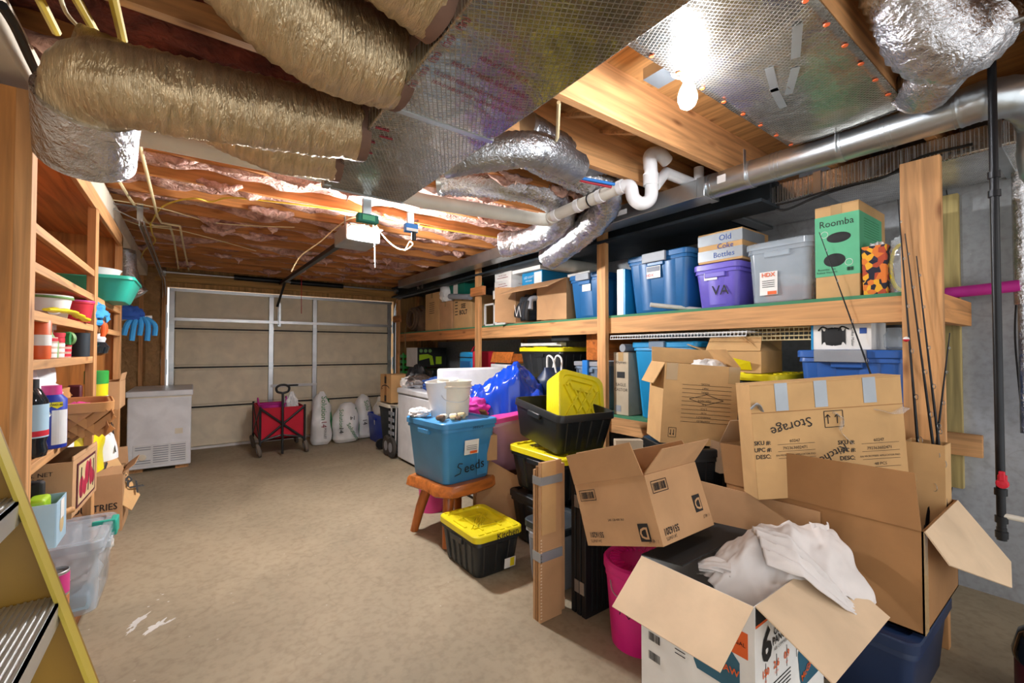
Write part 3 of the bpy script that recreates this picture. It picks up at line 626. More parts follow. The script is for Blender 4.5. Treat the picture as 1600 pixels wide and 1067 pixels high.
line('cable','thin black cable parallel under the silver wrapped duct',[P(u,v,X=2.88) for u,v in ((1205,322),(1240,314),(1300,296),(1380,276),(1430,258))],.006,'wireb','cable')
line('metal_strap','thin diagonal metal conduit at the upper right corner',[P(1470,82,Z=2.3),P(1530,55,Z=2.3),P(1620,20,Z=2.3)],.008,'galv','conduit',k=0)
line('metal_rod','thin black rod hanging below the big silver duct',[P(1463,87,Z=2.3),P(1445,150,D=1.9),P(1427,196,D=1.9)],.004,'wireb','rod',k=0)
# black gas pipe on the right
t=thing('black_gas_pipe','tall black iron gas pipe with a red valve in front of the concrete wall','pipe',(2.40,.258,.6))
a=P(1530,-40,X=2.40); b_=P(1549,200,X=2.40); 
pts=[(3.32,.36,2.58),(3.32,.36,.36)]
px_=P(1558,500,X=2.40); y=px_.y
MB().tube([(2.40,y,2.58),(2.40,y,.66)],.0125,16).obj('pipe','blackpipe',t,W=True)
for z in (1.97,1.90,.80,.70,.645): MB().tube([(2.40,y,z-.012),(2.40,y,z+.012)],.0175,16).obj('coupling','blackpipe',t,W=True)
MB().tube([(2.40,y,.67),(2.40,y,.625)],.014,16).obj('drip_leg','blackpipe',t,W=True)
MB().tube([(2.40,y,.715),(2.40,y-.2,.715)],.010,12).obj('side_stub','pvc',t,W=True)
q=P(1567,750,X=2.385)
MB().box(q.x-.02,q.x,q.y-.012,q.y+.012,q.z-.02,q.z+.02).lathe([(.0,-.01),(.016,-.008),(.018,.008),(.0,.012)],18,c=q+V((-.02,0,-.01)),M=Matrix.Rotation(R(90),4,'Y')).box(q.x-.03,q.x-.015,q.y-.008,q.y+.008,q.z,q.z+.035).obj('red_valve','red',t,W=True,bevel=.003)
t=thing('wrapped_riser','silver wrapped riser pipe at the right edge of the wall','pipe',(3.4,.2,1.4))
q=P(1596,400,X=3.4); MB().tube([(3.4,q.y,2.3),(3.4,q.y,1.55)],.03,16).obj('wrap','foil',t,W=True); MB().tube([(3.4,q.y,1.56),(3.4,q.y,0.9)],.018,12).obj('pipe','foild',t,W=True)
line('cable','thin grey cable hanging beside the silver riser',[P(1590,440,X=3.45),P(1586,520,X=3.45),P(1592,600,X=3.45),P(1598,660,X=3.45)],.004,'ink','cable')
# opener
t=thing('garage_door_opener','metal garage door opener with lit bulbs and a long dark rail','garage opener',(1.1,3.5,2.15))
oc=P(590,362,Z=2.26)
ox,oy=1.08,3.55
MB().box(ox-.16,ox+.10,oy-.18,oy+.16,2.15,2.27).obj('motor_housing','steel',t,W=True,bevel=.01)
MB().box(ox-.12,ox+.04,oy-.12,oy+.1,2.27,2.30).obj('top_plate','blackp',t,W=True,bevel=.004)
for sx in (-.12,.06): MB().bar((ox+sx,oy,2.27),(ox+sx,oy,2.37),.03,.004).obj('hanger','galv',t,W=True)
MB().bar((ox-.04,oy+.1,2.25),(ox-.06,FY-.15,2.27),.045,.04).obj('rail','blackp',t,W=True)
MB().bar((ox-.06,FY-.5,2.25),(ox-.09,FY-.05,1.95),.03,.012).obj('door_arm','blackp',t,W=True)
for sx in (-.05,.045):
    MB().lathe([(.012,.06),(.014,.03),(.028,.01),(.033,-.012),(.026,-.036),(.001,-.048)],20,c=(ox+sx,oy-.225,2.20)).obj('bulb','bulbglass',t,W=True)
MB().box(ox-.15,ox+.09,oy-.27,oy-.18,2.235,2.245).obj('light_bracket','steel',t,W=True)
line('pull_cord','thin red pull cord with a knob in front of the garage door',[P(471,432,Y=6.6),P(471,490,Y=6.6)],.004,'red','cord',k=0)
line('cable','white cord looping from the opener down to the left',[P(u,v,D=3.6) for u,v in ((560,338),(540,345),(520,360),(500,378),(470,400),(455,424))],.005,'wirec','cable')
line('cable','white cord looping from the opener to the outlet at its right',[P(u,v,D=3.5) for u,v in ((588,352),(600,370),(618,386),(634,390),(645,382),(640,378),(633,392))],.005,'wirec','cable')
line('cable','white wire hanging down under the lit opener bulbs',[P(u,v,D=3.4) for u,v in ((583,352),(585,380),(586,418))],.003,'paper','cable')
t=thing('outlet_box','blue electrical outlet box with a plug on the joist right of the opener','outlet',P(642,358,Y=JY[10]-.05,))
MB().box(-.02,.02,.0,.018,.03,.10).obj('mount','galv',t); MB().box(-.04,.04,-.02,.02,-.02,.03).obj('box','pexb',t,bevel=.004); MB().box(-.037,.037,-.024,-.02,-.017,.0).obj('cover','paper',t); MB().tube([(.01,-.02,-.02),(.01,-.02,-.07)],.014,10).obj('plug','blackp',t)
t=thing('blue_box','small teal box nailed to the joist above the opener','electrical box',P(574,342,Y=JY[9]-.03))
MB().box(-.02,.02,-.0,.018,.02,.10).obj('mount','galv',t); MB().box(-.05,.05,-.02,.02,-.02,.02).obj('box','tealb',t,bevel=.004); MB().box(-.03,.03,-.024,-.02,-.012,.012).obj('cover','greenbx',t)
# added fill bulbs, unseen behind the camera, brighten the near end of the basement
for i,(x,y) in enumerate(((2.3,-1.55),(.2,-1.3))): bare_bulb(x,y,2.2,('added fill bulb behind the camera, right of the trunk duct','added fill bulb behind the camera, left side')[i],'bulbfill')
# ---------------------------------------------------------------- right shelving
SX=2.75; UZ=1.60; LZ=.80
def YS(u,X=SX): return P(u,546,X=X).y
sh=thing('storage_shelving','long lumber storage shelving built along the right concrete wall','shelving',(3.1,3.6,0))
for y0,y1,z1 in ((.445,.585,2.2),(2.42,2.51,2.33),(4.36,4.45,2.355),(6.86,6.95,2.14)):
    MB().box(2.70,2.742,y0,y1,0,z1).obj('post','wz',sh,W=True,bevel=.003,smooth=0)
    if y0>1: MB().box(3.38,3.42,y0,y1,0,2.1).obj('post','wz',sh,W=True,bevel=.003,smooth=0)
for y0,y1 in ((.50,2.44),(2.44,4.42),(4.42,6.95)):
    for z in (UZ-.02,LZ-.02):
        if y0<1 and z<1: y0=.58
        MB().box(2.743,2.78,y0+.002,y1-.002,z-.125,z).obj('rail','wyo' if y0>4 else 'wy',sh,W=True,bevel=.002,smooth=0)
        MB().box(3.34,3.378,y0+.002,y1-.002,z-.125,z).obj('rail','wy',sh,W=True,smooth=0)
    for z in (UZ-.02,LZ-.02): MB().box(2.744,3.47,y0+.002,y1-.002,z,z+.018).obj('shelf_board','shelfgreen',sh,W=True,smooth=0)
for y,z in ((4.43,2.0),(6.92,1.82)): MB().box(2.66,2.70,y-.22,y+.06,z-.05,z+.05).obj('cleat','wyo',sh,W=True,bevel=.002)
MB().box(2.80,3.45,.455,.495,1.45,1.58).obj('shelf_end_support','wx',sh,W=True,bevel=.002)
b=MB().box(3.455,3.499,.50,.60,.55,2.2); t=tag(b.obj('treated_board','treated',bevel=.002),'greenish treated board fixed upright on the concrete wall','board')
tag(MB().box(3.42,3.454,.42,.60,.74,.86).obj('wood_block','wy',bevel=.002),'short wooden block nailed low on the treated wall board','block')
tag(MB().tube([P(1478,458,X=3.38),P(1530,453,X=3.38),P(1594,446,X=3.38)],.03,16).obj('pink_tube','magenta'),'bright pink tube lying on the end of the upper shelf by the wall','tube')
tag(MB().tube([P(1056,356,X=3.48),P(1056,395,X=3.48)],.014,10).obj('wall_conduit','pvcw'),'short white conduit on the concrete wall above the blue totes','conduit')
z=UZ
# --- upper shelf, near to far
t=carton('tall green and brown robot vacuum carton on the upper shelf',(3.02,.87,z),.44,.20,.505,0,'card2',name='vacuum_box')
MB().box(-.222,.15,-.1018,-.1003,.12,.45).obj('green_panel','greenbx',t,smooth=0); MB().box(-.2225,-.2203,-.1,.1,.12,.45).obj('green_panel','greenbx',t,smooth=0)
text(t,'Roomba',.052,'-x',(-.2225,0,.405),'ink',sx=.9)
for zz,rx,rz_ in ((.325,.055,.028),(.205,.05,.036)):
    MB().lathe([(.0,0),(1,0),(.9,.05),(.0,.05)],28,M=Matrix.Rotation(R(-90),4,'Y')@Matrix.Diagonal((1,1,.03,1))).xf(Matrix.Translation((-.2225,-.01 if zz>.3 else .01,zz))@Matrix.Diagonal((1,rx,rz_,1))).obj('printed_robot','dark',t)
for yy,zz in ((.055,.35),(-.055,.185)):
    MB().tube([V((-.2236,yy+.017*math.cos(a*.3142),zz+.017*math.sin(a*.3142))) for a in range(21)],.0012,5,caps=False).obj('printed_ring','paper',t)
text(t,'Roomba  vac\nRobot Vacuum',.016,'-x',(-.2225,.045,.15),'ink'); bars(t,'-x',(-.2225,-.06,.15),.03,.02,'ink')
for k in range(8): MB().box(-.15,.1,-.1024,-.1018,.42-.014*k,.422-.014*k).obj('printed_line','inkg',t,smooth=0)
# clear tote
t=tote('clear plastic tote with orange price tag on the upper shelf',(3.0,1.165,z),.42,.35,.35,0,'clear','clear',ribs=(0,0),handles=True,pattern=False,taper=.9)
crump_mb((0,0,.01),(.33,.27,.12),.2,2.5,3).obj('contents','orange',t); crump_mb((0,0,.08),(.3,.25,.1),.2,2.5,5).obj('contents','clothw',t)
sticker(t,'-x',(-.203,.05,.12),.1,.14,'paper',off=.003); text(t,'HDX',.035,'-x',(-.208,.05,.17),'orange',bold=.02); sticker(t,'-x',(-.206,.03,.062),.05,.02,'orange',off=.003)
for k in range(4): sticker(t,'-x',(-.206,.05,.135-.012*k),.07,.003,'ink',name='printed_line',off=.003)
# purple tote and bottle box
t=tote('purple tote with purple lid on the upper shelf under a taped box',(2.99,1.545,z),.40,.30,.275,0,'purple','purple',ribs=(0,1),pattern=False)
sticker(t,'-x',(-.2,.03,.21),.09,.05,'paper',off=.004); text(t,'Sterilite',.02,'-x',(-.2055,.03,.21),'inkr'); text(t,'VA',.09,'-x',(-.19,-.03,.11),'ink',off=.004)
t=carton('small taped carton marked Old Coke Bottles on top of the purple tote',(3.0,1.53,z+.305),.36,.30,.2,0,'card2',name='bottle_box')
for zz in (.155,.05): MB().box(-.1825,-.181,-.151,.151,zz-.035,zz+.035).box(-.18,.12,-.1525,-.151,zz-.035,zz+.035).obj('duct_tape','taped',t,smooth=0)
text(t,'Old',.055,'-x',(-.1825,-.04,.155),'inkb'); text(t,'Coke',.05,'-x',(-.1825,-.04,.1),'inkb'); text(t,'Bottles',.05,'-x',(-.1825,-.03,.045),'inkb')
# big blue tote
t=tote('large blue tote with grey latch right of the middle shelving post, upper shelf',(3.02,1.99,z),.50,.52,.42,0,'blue','blue',ribs=(0,2),latch=None,pattern=False)
MB().box(-.285,-.262,-.1,.1,.37,.44).obj('latch','greyp',t,bevel=.004); sticker(t,'-x',(-.245,.02,.30),.12,.09,'paper',off=.006); sticker(t,'-x',(-.245,.02,.322),.11,.035,'navy',off=.008); text(t,'HDX',.03,'-x',(-.252,.05,.277),'red')
tag(MB().tube([P(1016,476,X=2.66),P(1095,484,X=2.9)],.016,14).lathe([(.001,0),(.001,.001)],3,c=P(1095,484,X=2.9)).obj('plastic_pipe','pvc'),'short white plastic pipe lying across the shelf edge by the large blue tote','pipe')
t=thing('folded_game_board','blue and white flat boxed board standing left of the large blue tote','boxed board',(2.98,2.33,z))
MB().box(-.19,.19,-.04,.04,0,.37).obj('board','cyan',t,bevel=.003); MB().box(-.192,-.185,-.02,.042,0,.372).obj('white_edge','paper',t)
tag(MB().box(2.95,3.4,2.05,2.36,z+.462,z+.475).box(2.95,3.4,2.35,2.36,z+.02,z+.475).obj('teal_sheet','ibeam'),'dark teal board resting behind the large blue tote','board')
t=tote('blue tote left of the middle shelving post with grey latch',(3.02,2.73,z),.48,.38,.37,0,'blue','blue',ribs=(0,1),pattern=False)
MB().box(-.275,-.25,-.08,.08,.33,.39).obj('latch','greyp',t,bevel=.004); sticker(t,'-x',(-.233,-.02,.27),.1,.07,'paper',off=.006)
# carton lying on its side with gloves
t=carton('open carton on its side with black gloves spilling out, upper shelf',(3.2,3.38,z+.2),.39,.80,.40,0,'card',flaps={'-y':(4,.40),'+y':(115,.22),'+x':(66,.24)},rot=(0,R(-90),0),name='glove_box')
t=thing('hockey_gloves','black padded gloves with grey fingers hanging from the open carton','gloves',(2.80,3.52,z+.02))
crump_mb((.02,0,0),(.26,.26,.26),.25,2.5,9).obj('palm','clothd',t)
for k in range(5):
    y=-.1+.045*k; MB().tube(smoothpath([(.0,y,.2),(-.09,y-.01,.19-.01*k),(-.12,y,.08),(-.11,y+.01,-.0+.01*k)],5),[.024]*15+[.02],10).obj('finger','clothd' if k%2 else 'ink',t)
MB().tube(smoothpath([(0,-.13,.22),(-.08,-.11,.2),(-.1,-.12,.1)],5),.03,10).obj('thumb','greyp',t)
squiggle(t,'-x',(-.145,.02,.1),((-.06,.06),(-.02,-.06),(.02,.04),(.05,-.07)),.006,'paper')
# supports and white tube
t=carton('white carton under the long white cardboard tube',(3.22,3.05,z+.405),.4,.3,.065,0,'paper',name='white_box',tapes=False)
tag(MB().tube([P(864,411,X=2.75),P(864,411,X=2.75)+V((.55,-.03,0))],.058,26).obj('cardboard_tube','pvc'),'long white cardboard tube lying across the boxes on the upper shelf','tube')
t=carton('blue and white retail box on the stack above the glove carton',(3.15,3.62,z+.405),.5,.34,.14,0,'cyan',name='retail_box',tapes=False); sticker(t,'-x',(-.25,-.1,.07),.12,.12,'paper'); text(t,'LED LIGHT',.035,'-x',(-.25,.05,.09),'paper'); text(t,'SHOP SERIES',.02,'-x',(-.25,.05,.05),'paper')
g='flat boxes at the top of the stack'
for k,(zz,y,L,m) in enumerate(((.55,3.75,.52,'paper'),(.60,3.8,.55,'cardg'),(.65,3.72,.5,'paper'))):
    carton(('lowest flat white box, above the blue retail box','middle flat brown box near the ceiling ducts','topmost flat white box just under the silver ducts')[k],(3.12,y,z+zz),.55,.62,.045,(2,-3,4)[k],m,name='flat_box',group=g,tapes=False)
# stack of white postal boxes
g='white postal boxes stacked beside the second shelving post'
lb=['bottom','second','third','fourth','fifth','topmost']
for k in range(6):
    t=carton('white postal box with red print, '+lb[k]+' in the stack by the shelving post',(2.93+.012*(k%3),4.02+.02*(k%2),z+.0+.1*k),.28,.34-.03*(k%2),.098,(-3,2,-1,3,-2,1)[k],'paper',name='postal_box',group=g,tapes=False)
    text(t,'PRIORITY MAIL',.022,'-x',(-.141,0,.055),'inkr'); sticker(t,'-x',(-.1415,.0,.03),.2,.006,'inkr'); text(t,'FLAT RATE',.016,'-y',(0,-.17+.015*(k%2),.05),'inkr') 
t=thing('picture_frame','empty white frame leaning against the second shelving post','frame',(2.80,4.28,z))
MB().box(-.01,.01,-.11,-.09,0,.26).box(-.01,.01,.09,.11,0,.26).box(-.01,.01,-.11,.11,.24,.26).box(-.01,.01,-.11,.11,0,.02).obj('frame_bars','paper',t)
# far cartons
t=carton('tall brown carton with printed side farthest along the upper shelf',(3.02,5.80,z),.45,.44,.54,0,'card2')
for k in range(6): sticker(t,'-x',(-.225,.0,.4-.03*k),.16,.008,'ink',name='printed_line',off=.002)
sticker(t,'-y',(-.15,-.22,.06),.05,.08,'paper')
carton('plain tan carton between the two printed far cartons on the upper shelf',(3.0,5.37,z),.42,.36,.38,0,'card')
t=carton('tan carton with bold dark print below the green box, upper shelf',(3.0,4.9,z),.42,.46,.42,0,'card2')
text(t,'SEE\nBOLT',.08,'-x',(-.21,-.02,.24),'ink',bold=.03); 
for k in range(5): sticker(t,'-x',(-.21,.16,.34-.04*k),.07,.012,'ink',name='printed_line',off=.002)
t=carton('dark green retail box with white label tilted on the far cartons',(2.98,5.16,z+.425),.3,.46,.24,0,'tealb',name='green_box',tapes=False); sticker(t,'-x',(-.15,.0,.1),.12,.14,'paper'); text(t,'SAW BLADE',.04,'-x',(-.15,.0,.205),'paper')
tag(MB().tube([P(703,463,X=2.72),P(735,464,X=2.72)],.035,16).obj('rolled_mat','greyp'),'grey rolled foam mat lying in front of the green box','mat')
tag(crump_mb((2.85,5.42,z+.385),(.2,.22,.26),.25,3,4).obj('plastic_bag','whitebag'),'small crumpled plastic bag beside the green box on the far cartons','bag')
t=thing('rope_bundle','dark brown coiled hose and rope bundle at the far end of the upper shelf','hose reel',(2.88,6.50,z))
for k in range(7):
    r=.15+.012*k; b=MB().tube([V((-.02+.03*math.sin(k*2),-.0+r*math.cos(a*.262)+.02*math.sin(k),.21+r*math.sin(a*.262)*.93)) + V((.03*(k-3),0,0)) for a in range(25)],.018,8,caps=False); b.obj('coil','hose',t)
crump_mb((.05,-.12,0),(.2,.3,.34),.3,2.6,12).obj('loose_coils','hose',t)
MB().tube(smoothpath([(-.18,0,.1),(-.22,-.05,-.02),(-.22,-.07,-.25)],5),.006,6).obj('loose_cord','rope',t)
# --- gift bag and ring bag near the front post
t=thing('leaf_print_bag','gift bag printed with orange and yellow autumn leaves','gift bag',(2.86,.71,z))
MB().loft([[(x*.9,y*.95,0) for x,y in rrect(.13,.1,.004,1)],[(x,y,.2) for x,y in rrect(.13,.1,.004,1)],[(x*1.02,y,.25) for x,y in rrect(.13,.1,.004,1)]],True,False).obj('bag','leaf',t,solid=.002,smooth=0)
crump_mb((0,0,.2),(.11,.08,.07),.4,4,2).obj('tissue','clothw',t)
t=thing('ring_bag','clear bag holding a yellow ring on the upper shelf by the front post','bag',(2.84,.61,z))
MB().tube([V((0,.045*math.cos(a*.314)+.0,.13+.115*math.sin(a*.314))) for a in range(21)],.009,8,caps=False).obj('ring','yel',t)
crump_mb((.02,0,0),(.09,.13,.27),.25,3,6).obj('film','film',t)
tag(crump_mb((2.9,.52,z),(.07,.07,.2),.3,3,21).obj('craft_bag','maroon'),'small dark red patterned bag next to the yellow ring','bag')
# --- wire shelf panel
t=thing('wire_shelf','white wire shelf panel lying on the light blue tote under the upper shelf','wire shelf',(2.9,1.83,1.43))
y0,y1=YS(955,2.70),YS(1167,2.70)
for k,x in enumerate((2.70,2.80,2.90,3.0,3.1)): MB().tube([(x,y0,1.43),(x,y1,1.43)],.004,6).obj('long_wire','white',t,W=True)
MB().tube([(2.69,y0,1.405),(2.69,y1,1.405)],.004,6).obj('long_wire','white',t,W=True)
n=44
for k in range(n+1):
    y=y0+(y1-y0)*k/n; MB().tube([(2.69,y,1.405),(2.695,y,1.434),(3.1,y,1.434)],.0022,4).obj('cross_wire','white',t,W=True)
t=thing('wire_shelf','tan wire shelf panel behind the carafe box under the upper shelf','wire shelf',(2.95,1.2,1.42))
for k in range(4): MB().tube([(2.84,1.48,1.38+.024*k),(2.84,1.0,1.38+.024*k)],.004,6).obj('long_wire','wirec',t,W=True)
for k in range(20): MB().tube([(2.845,1.0+.025*k,1.38),(2.845,1.0+.025*k,1.455)],.0022,4).obj('cross_wire','wirec',t,W=True)
z=LZ
# --- lower shelf
t=tote('large blue lidded tote with grey latch under the vacuum carton, lower shelf',(3.04,.83,z),.5,.46,.5,0,'blue2','blue2',ribs=(0,2),pattern=False)
MB().box(-.285,-.262,-.09,.14,.455,.52).obj('latch','greyp',t,bevel=.004)
t=carton('white carafe carton with coffee pot picture on the blue lidded tote',(2.92,.86,z+.52),.24,.27,.145,0,'paper',name='carafe_box',tapes=False)
for s_ in (0,1):
    b=MB().lathe([(.012,0),(.045,.01),(.05,.04),(.032,.075),(.03,.09),(.045,.1)],20,M=Matrix.Diagonal((1,.06,1,1))).xf(Matrix.Translation((-.121,.075-.09*s_,.072))@Matrix.Rotation(R(90),4,'Z')@Matrix.Rotation(R(90 if s_ else -90),4,'Y')@Matrix.Translation((0,0,-.0)))
    b.obj('printed_carafe','dark',t)
    MB().tube(smoothpath([V((-.122,.10-.09*s_,.105)),V((-.122,.08-.09*s_,.125)),V((-.122,.05-.09*s_,.11))],4),.004,6).obj('printed_handle','dark',t)
text(t,'Coffee Maker',.018,'-x',(-.1215,-.055,.07),'ink',roll=-90); sticker(t,'-x',(-.1205,-.1,.1),.03,.03,'inkb'); MB().box(-.1215,-.1205,.125,.136,0,.145).obj('blue_edge','cyan',t,smooth=0)
t=thing('glass_jar','dark glass jar beside the carafe carton','jar',(2.9,.66,z+.525)); MB().lathe([(.03,0),(.04,.01),(.042,.07),(.03,.09),(.03,.11)],20).obj('jar','clear',t); MB().lathe([(.032,.108),(.032,.122)],20).obj('lid','dark',t)
t=tote('black tote with bright yellow lid beneath the opened carton, lower shelf',(2.9,1.38,z),.48,.5,.36,0,'tote_black','yel',ribs=(0,4))
t=carton('small opened carton with dark inside on the yellow lid',(2.9,1.42,z+.38),.34,.34,.13,4,'card2',flaps={'-x':(60,.1),'+x':(110,.12),'+y':(160,.14),'-y':(40,.15)})
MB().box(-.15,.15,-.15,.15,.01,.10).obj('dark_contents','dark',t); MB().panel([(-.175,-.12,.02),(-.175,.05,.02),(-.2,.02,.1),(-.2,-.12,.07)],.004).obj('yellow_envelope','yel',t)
t=tote('large bright light blue tote right of the middle post, lower shelf',(3.02,1.93,z),.52,.54,.56,0,'cyan','cyan',ribs=(0,0),pattern=False,taper=.84); MB().box(-.288,-.268,-.03,.1,.53,.585).obj('latch','greyb',t,bevel=.004)
t=carton('tall narrow grey carton with handwriting beside the light blue tote',(2.98,2.33,z),.4,.15,.5,0,'cardg',name='tall_box')
for tt,zz in (('Rhymes',.42),('EAGLE',.24),('CASTOR',.2)): text(t,tt,.035,'-x',(-.2,0,zz),'ink')
sticker(t,'-x',(-.2,0,.32),.08,.05,'dark'); sticker(t,'-x',(-.2,.03,.05),.06,.05,'greyp')
tag(MB().tube([V((2.8,2.33+.0,z+.535)),V((3.3,2.3,z+.535))],.032,20).obj('rolled_mat','greyp'),'grey rolled mat on top of the tall narrow grey carton','mat')
t=tote('grey blue tote taped with blue tape left of the middle post, lower shelf',(3.03,2.72,z),.46,.34,.4,0,'greyb','greyp',ribs=(0,1),pattern=False); MB().box(-.262,-.24,-.03,.03,.24,.43).obj('blue_tape','pexb',t)
tag(MB().box(2.85,3.3,2.53,2.78,z+.43,z+.66).obj('drawer_panel','stoolseat',bevel=.004),'orange varnished wooden drawer stacked on the grey blue tote','drawer')
g='stacked black totes with yellow lids on the lower shelf'
tote('lower black tote of the pair with yellow lids behind the blue tarp',(3.03,3.38,z),.46,.66,.20,0,'tote_black','yel',group=g)
tote('upper black tote of the pair with yellow lids behind the blue tarp',(3.03,3.38,z+.235),.46,.66,.29,0,'tote_black','yel',group=g)
t=thing('light_fixture','slim white light fixture lying on the upper yellow lid','light fixture',(2.9,3.45,z+.56)); MB().box(-.03,.03,-.3,.3,0,.03).obj('body','white',t,bevel=.006); MB().box(-.032,.032,.3,.32,0,.032).box(-.032,.032,-.32,-.3,0,.032).obj('end_cap','paper',t)
tag(MB().box(2.8,3.1,2.95,3.2,z+.6,z+.75).xf(Matrix.Translation((0,0,0))).obj('black_plastic_bag','dark',bevel=.01),'black plastic package on the shelf above the navy shopping bag','package')
t=thing('shopping_bag','navy woven shopping bag with white handles beside the yellow lids','bag',(2.6,2.93,.62))
blob_mb([(0,0,0,.12,.1),(0,0,.2,.14,.12),(0,0,.42,.15,.09),(0,0,.55,.12,.03)],amp=.02,seed=3).obj('bag','navy',t)
for s_ in (-1,1): MB().tube(smoothpath([(s_*.03,-.06,.5),(s_*.05,-.04,.62),(s_*.05,.03,.64),(s_*.03,.06,.5)],5),.009,6).obj('handle','paper',t)
# wood tray, clear tote, cooler, tool box
t=tote('small clear tote under the wooden tray, behind the white freezer lid',(3.0,4.08,z),.4,.36,.34,0,'clear','white',ribs=(0,0),pattern=False); crump_mb((0,0,.02),(.34,.3,.24),.2,3,8).obj('contents','whitebag',t)
t=thing('wooden_tray','reddish wooden tray on top of the small clear tote','tray',(2.96,4.06,z+.375)); MB().panel([(-.15,-.2,0),(-.15,.2,0),(-.13,.18,.12),(-.13,-.22,.12)],.012).box(-.15,.15,-.2,.2,0,.012).box(.14,.15,-.2,.2,0,.1).obj('tray','stoolseat',t)
(tote('black trunk beneath the blue cooler bag on the lower shelf',(2.98,4.7,z),.45,.45,.22,0,'tote_black','tote_black',ribs=(0,2),pattern=False))
t=thing('cooler_bag','blue and red soft cooler bag standing on the black trunk','bag',(2.85,4.66,z+.255)); MB().box(-.15,.15,-.17,.17,0,.24).obj('bag','cyan',t,bevel=.03); MB().box(-.16,-.14,-.12,.12,.02,.13).obj('pocket','blue',t,bevel=.01)
MB().box(-.155,.155,-.20,-.16,0,.25).obj('red_trim','redw',t,bevel=.015); MB().tube(smoothpath([(0,-.12,.23),(0,-.05,.3),(0,.05,.3),(0,.12,.23)],5),.012,8).obj('handle','redw',t); MB().box(-.158,-.152,-.17,.17,.17,.18).obj('zip','ink',t)
t=thing('tool_box_carton','dark boxed power tool set with lime green tool picture','tool box',(3.05,6.52,z+.255))
MB().box(-.25,.25,-.21,.21,0,.3).obj('body','dark',t,bevel=.003); MB().box(-.252,-.25,-.21,.21,0,.3).obj('grey_side','white',t,smooth=0)
for k in range(3): MB().lathe([(.0,0),(.028,0),(.028,.003),(.0,.003)],18,M=Matrix.Rotation(R(90),4,'X')).xf(Matrix.Translation((-.19+.075*k,-.211,.25))).obj('printed_round','greenl',t)
MB().panel([(-.22,-.2125,.19),(-.22,-.2125,.1),(-.05,-.2125,.14),(-.03,-.2125,.03),(.03,-.2125,.03),(.0,-.2125,.17),(-.08,-.2125,.2)],.002).obj('printed_tool','lime',t); MB().box(.06,.16,-.213,-.211,.04,.16).obj('printed_tool','lime',t,smooth=0)
for k,(x,zz) in enumerate(((2.98,z),(2.98,z+.12))): tag(MB().box(x-.2,x+.28,5.75,6.4 if k else 6.8,zz,zz+.115).obj('tool_case','blackp',bevel=.015),('lower black tool case under the lime green tool carton','upper black tool case under the lime green tool carton')[k],'case','black tool cases on the lower shelf')
t=thing('green_crate','green slatted plastic crate at the far end of the lower shelf','crate',(3.0,7.0,z)) 
for k in range(5): MB().box(-.2,.2,-.13,.1,.03+.09*k,.08+.09*k).obj('slat','green',t,bevel=.003)
for sx in (-.2,.2):
    for sy in (-.13,.1): MB().box(sx-.012,sx+.012,sy-.012,sy+.012,0,.47).obj('corner','green',t)
# dark things under the lower shelf
for k,y in enumerate((1.0,1.55,2.1)):
    tote('black tote on the floor under the lower shelf, number %s from the front post'%('one','two','three','four','five')[k],(3.05,y,0),.5,.46,.5,0,'tote_black','tote_black',pattern=False,group='black totes on the floor under the lower shelf')
# fishing rods
def rod(label,tip,mid,X0,X1,g='fishing rods'):
    a=P(tip[0],tip[1],X=X1); c=P(mid[0],mid[1],X=X0); d=(c-a); k=(a.z-.46)/(-d.z); e=a+d*k
    t=thing('fishing_rod',label,'fishing rod',e,0,g)
    MB().tube([e,e.lerp(a,.2),e.lerp(a,.5),a],[.007,.006,.0045,.002],8).obj('blank','blackpipe',t,W=True)
    MB().tube([e+V((0,0,.0)),e.lerp(a,.12)],.009,10).obj('grip','blackp',t,W=True)
    dd=(a-e).normalized(); sd=V((-.8,-.6,0))
    for s,r in ((.3,.016),(.42,.012),(.55,.01),(.68,.008),(.82,.006),(.93,.005)):
        c0=e.lerp(a,s)+sd*(r+.006); MB().tube([c0+sd*r*math.cos(q*.63)+V((0,0,r*math.sin(q*.63))) for q in range(11)],.0012,5,caps=False).obj('guide','steel',t,W=True)
    return t
rod('black fishing rod leaning left across the vacuum carton',(1280,363),(1357,575),2.60,2.63)
rod('black fishing rod rising in front of the ring bag',(1403,312),(1422,545),2.60,2.63)
rod('fishing rod with its tip just left of the front shelving post',(1414,365),(1440,560),2.59,2.62)
rod('fishing rod crossing the face of the front shelving post',(1432,400),(1458,620),2.58,2.61)
rod('short fishing rod tilted right in front of the treated wall board',(1484,520),(1465,680),2.58,2.63)
t=thing('fishing_bobber','red and white round bobber hanging on a fishing rod','bobber',P(1416,530,X=2.58)); MB().lathe([(.001,-.012),(.009,-.008),(.012,0)],14).obj('red_half','red',t); MB().lathe([(.012,0),(.009,.008),(.001,.012)],14).obj('white_half','paper',t)
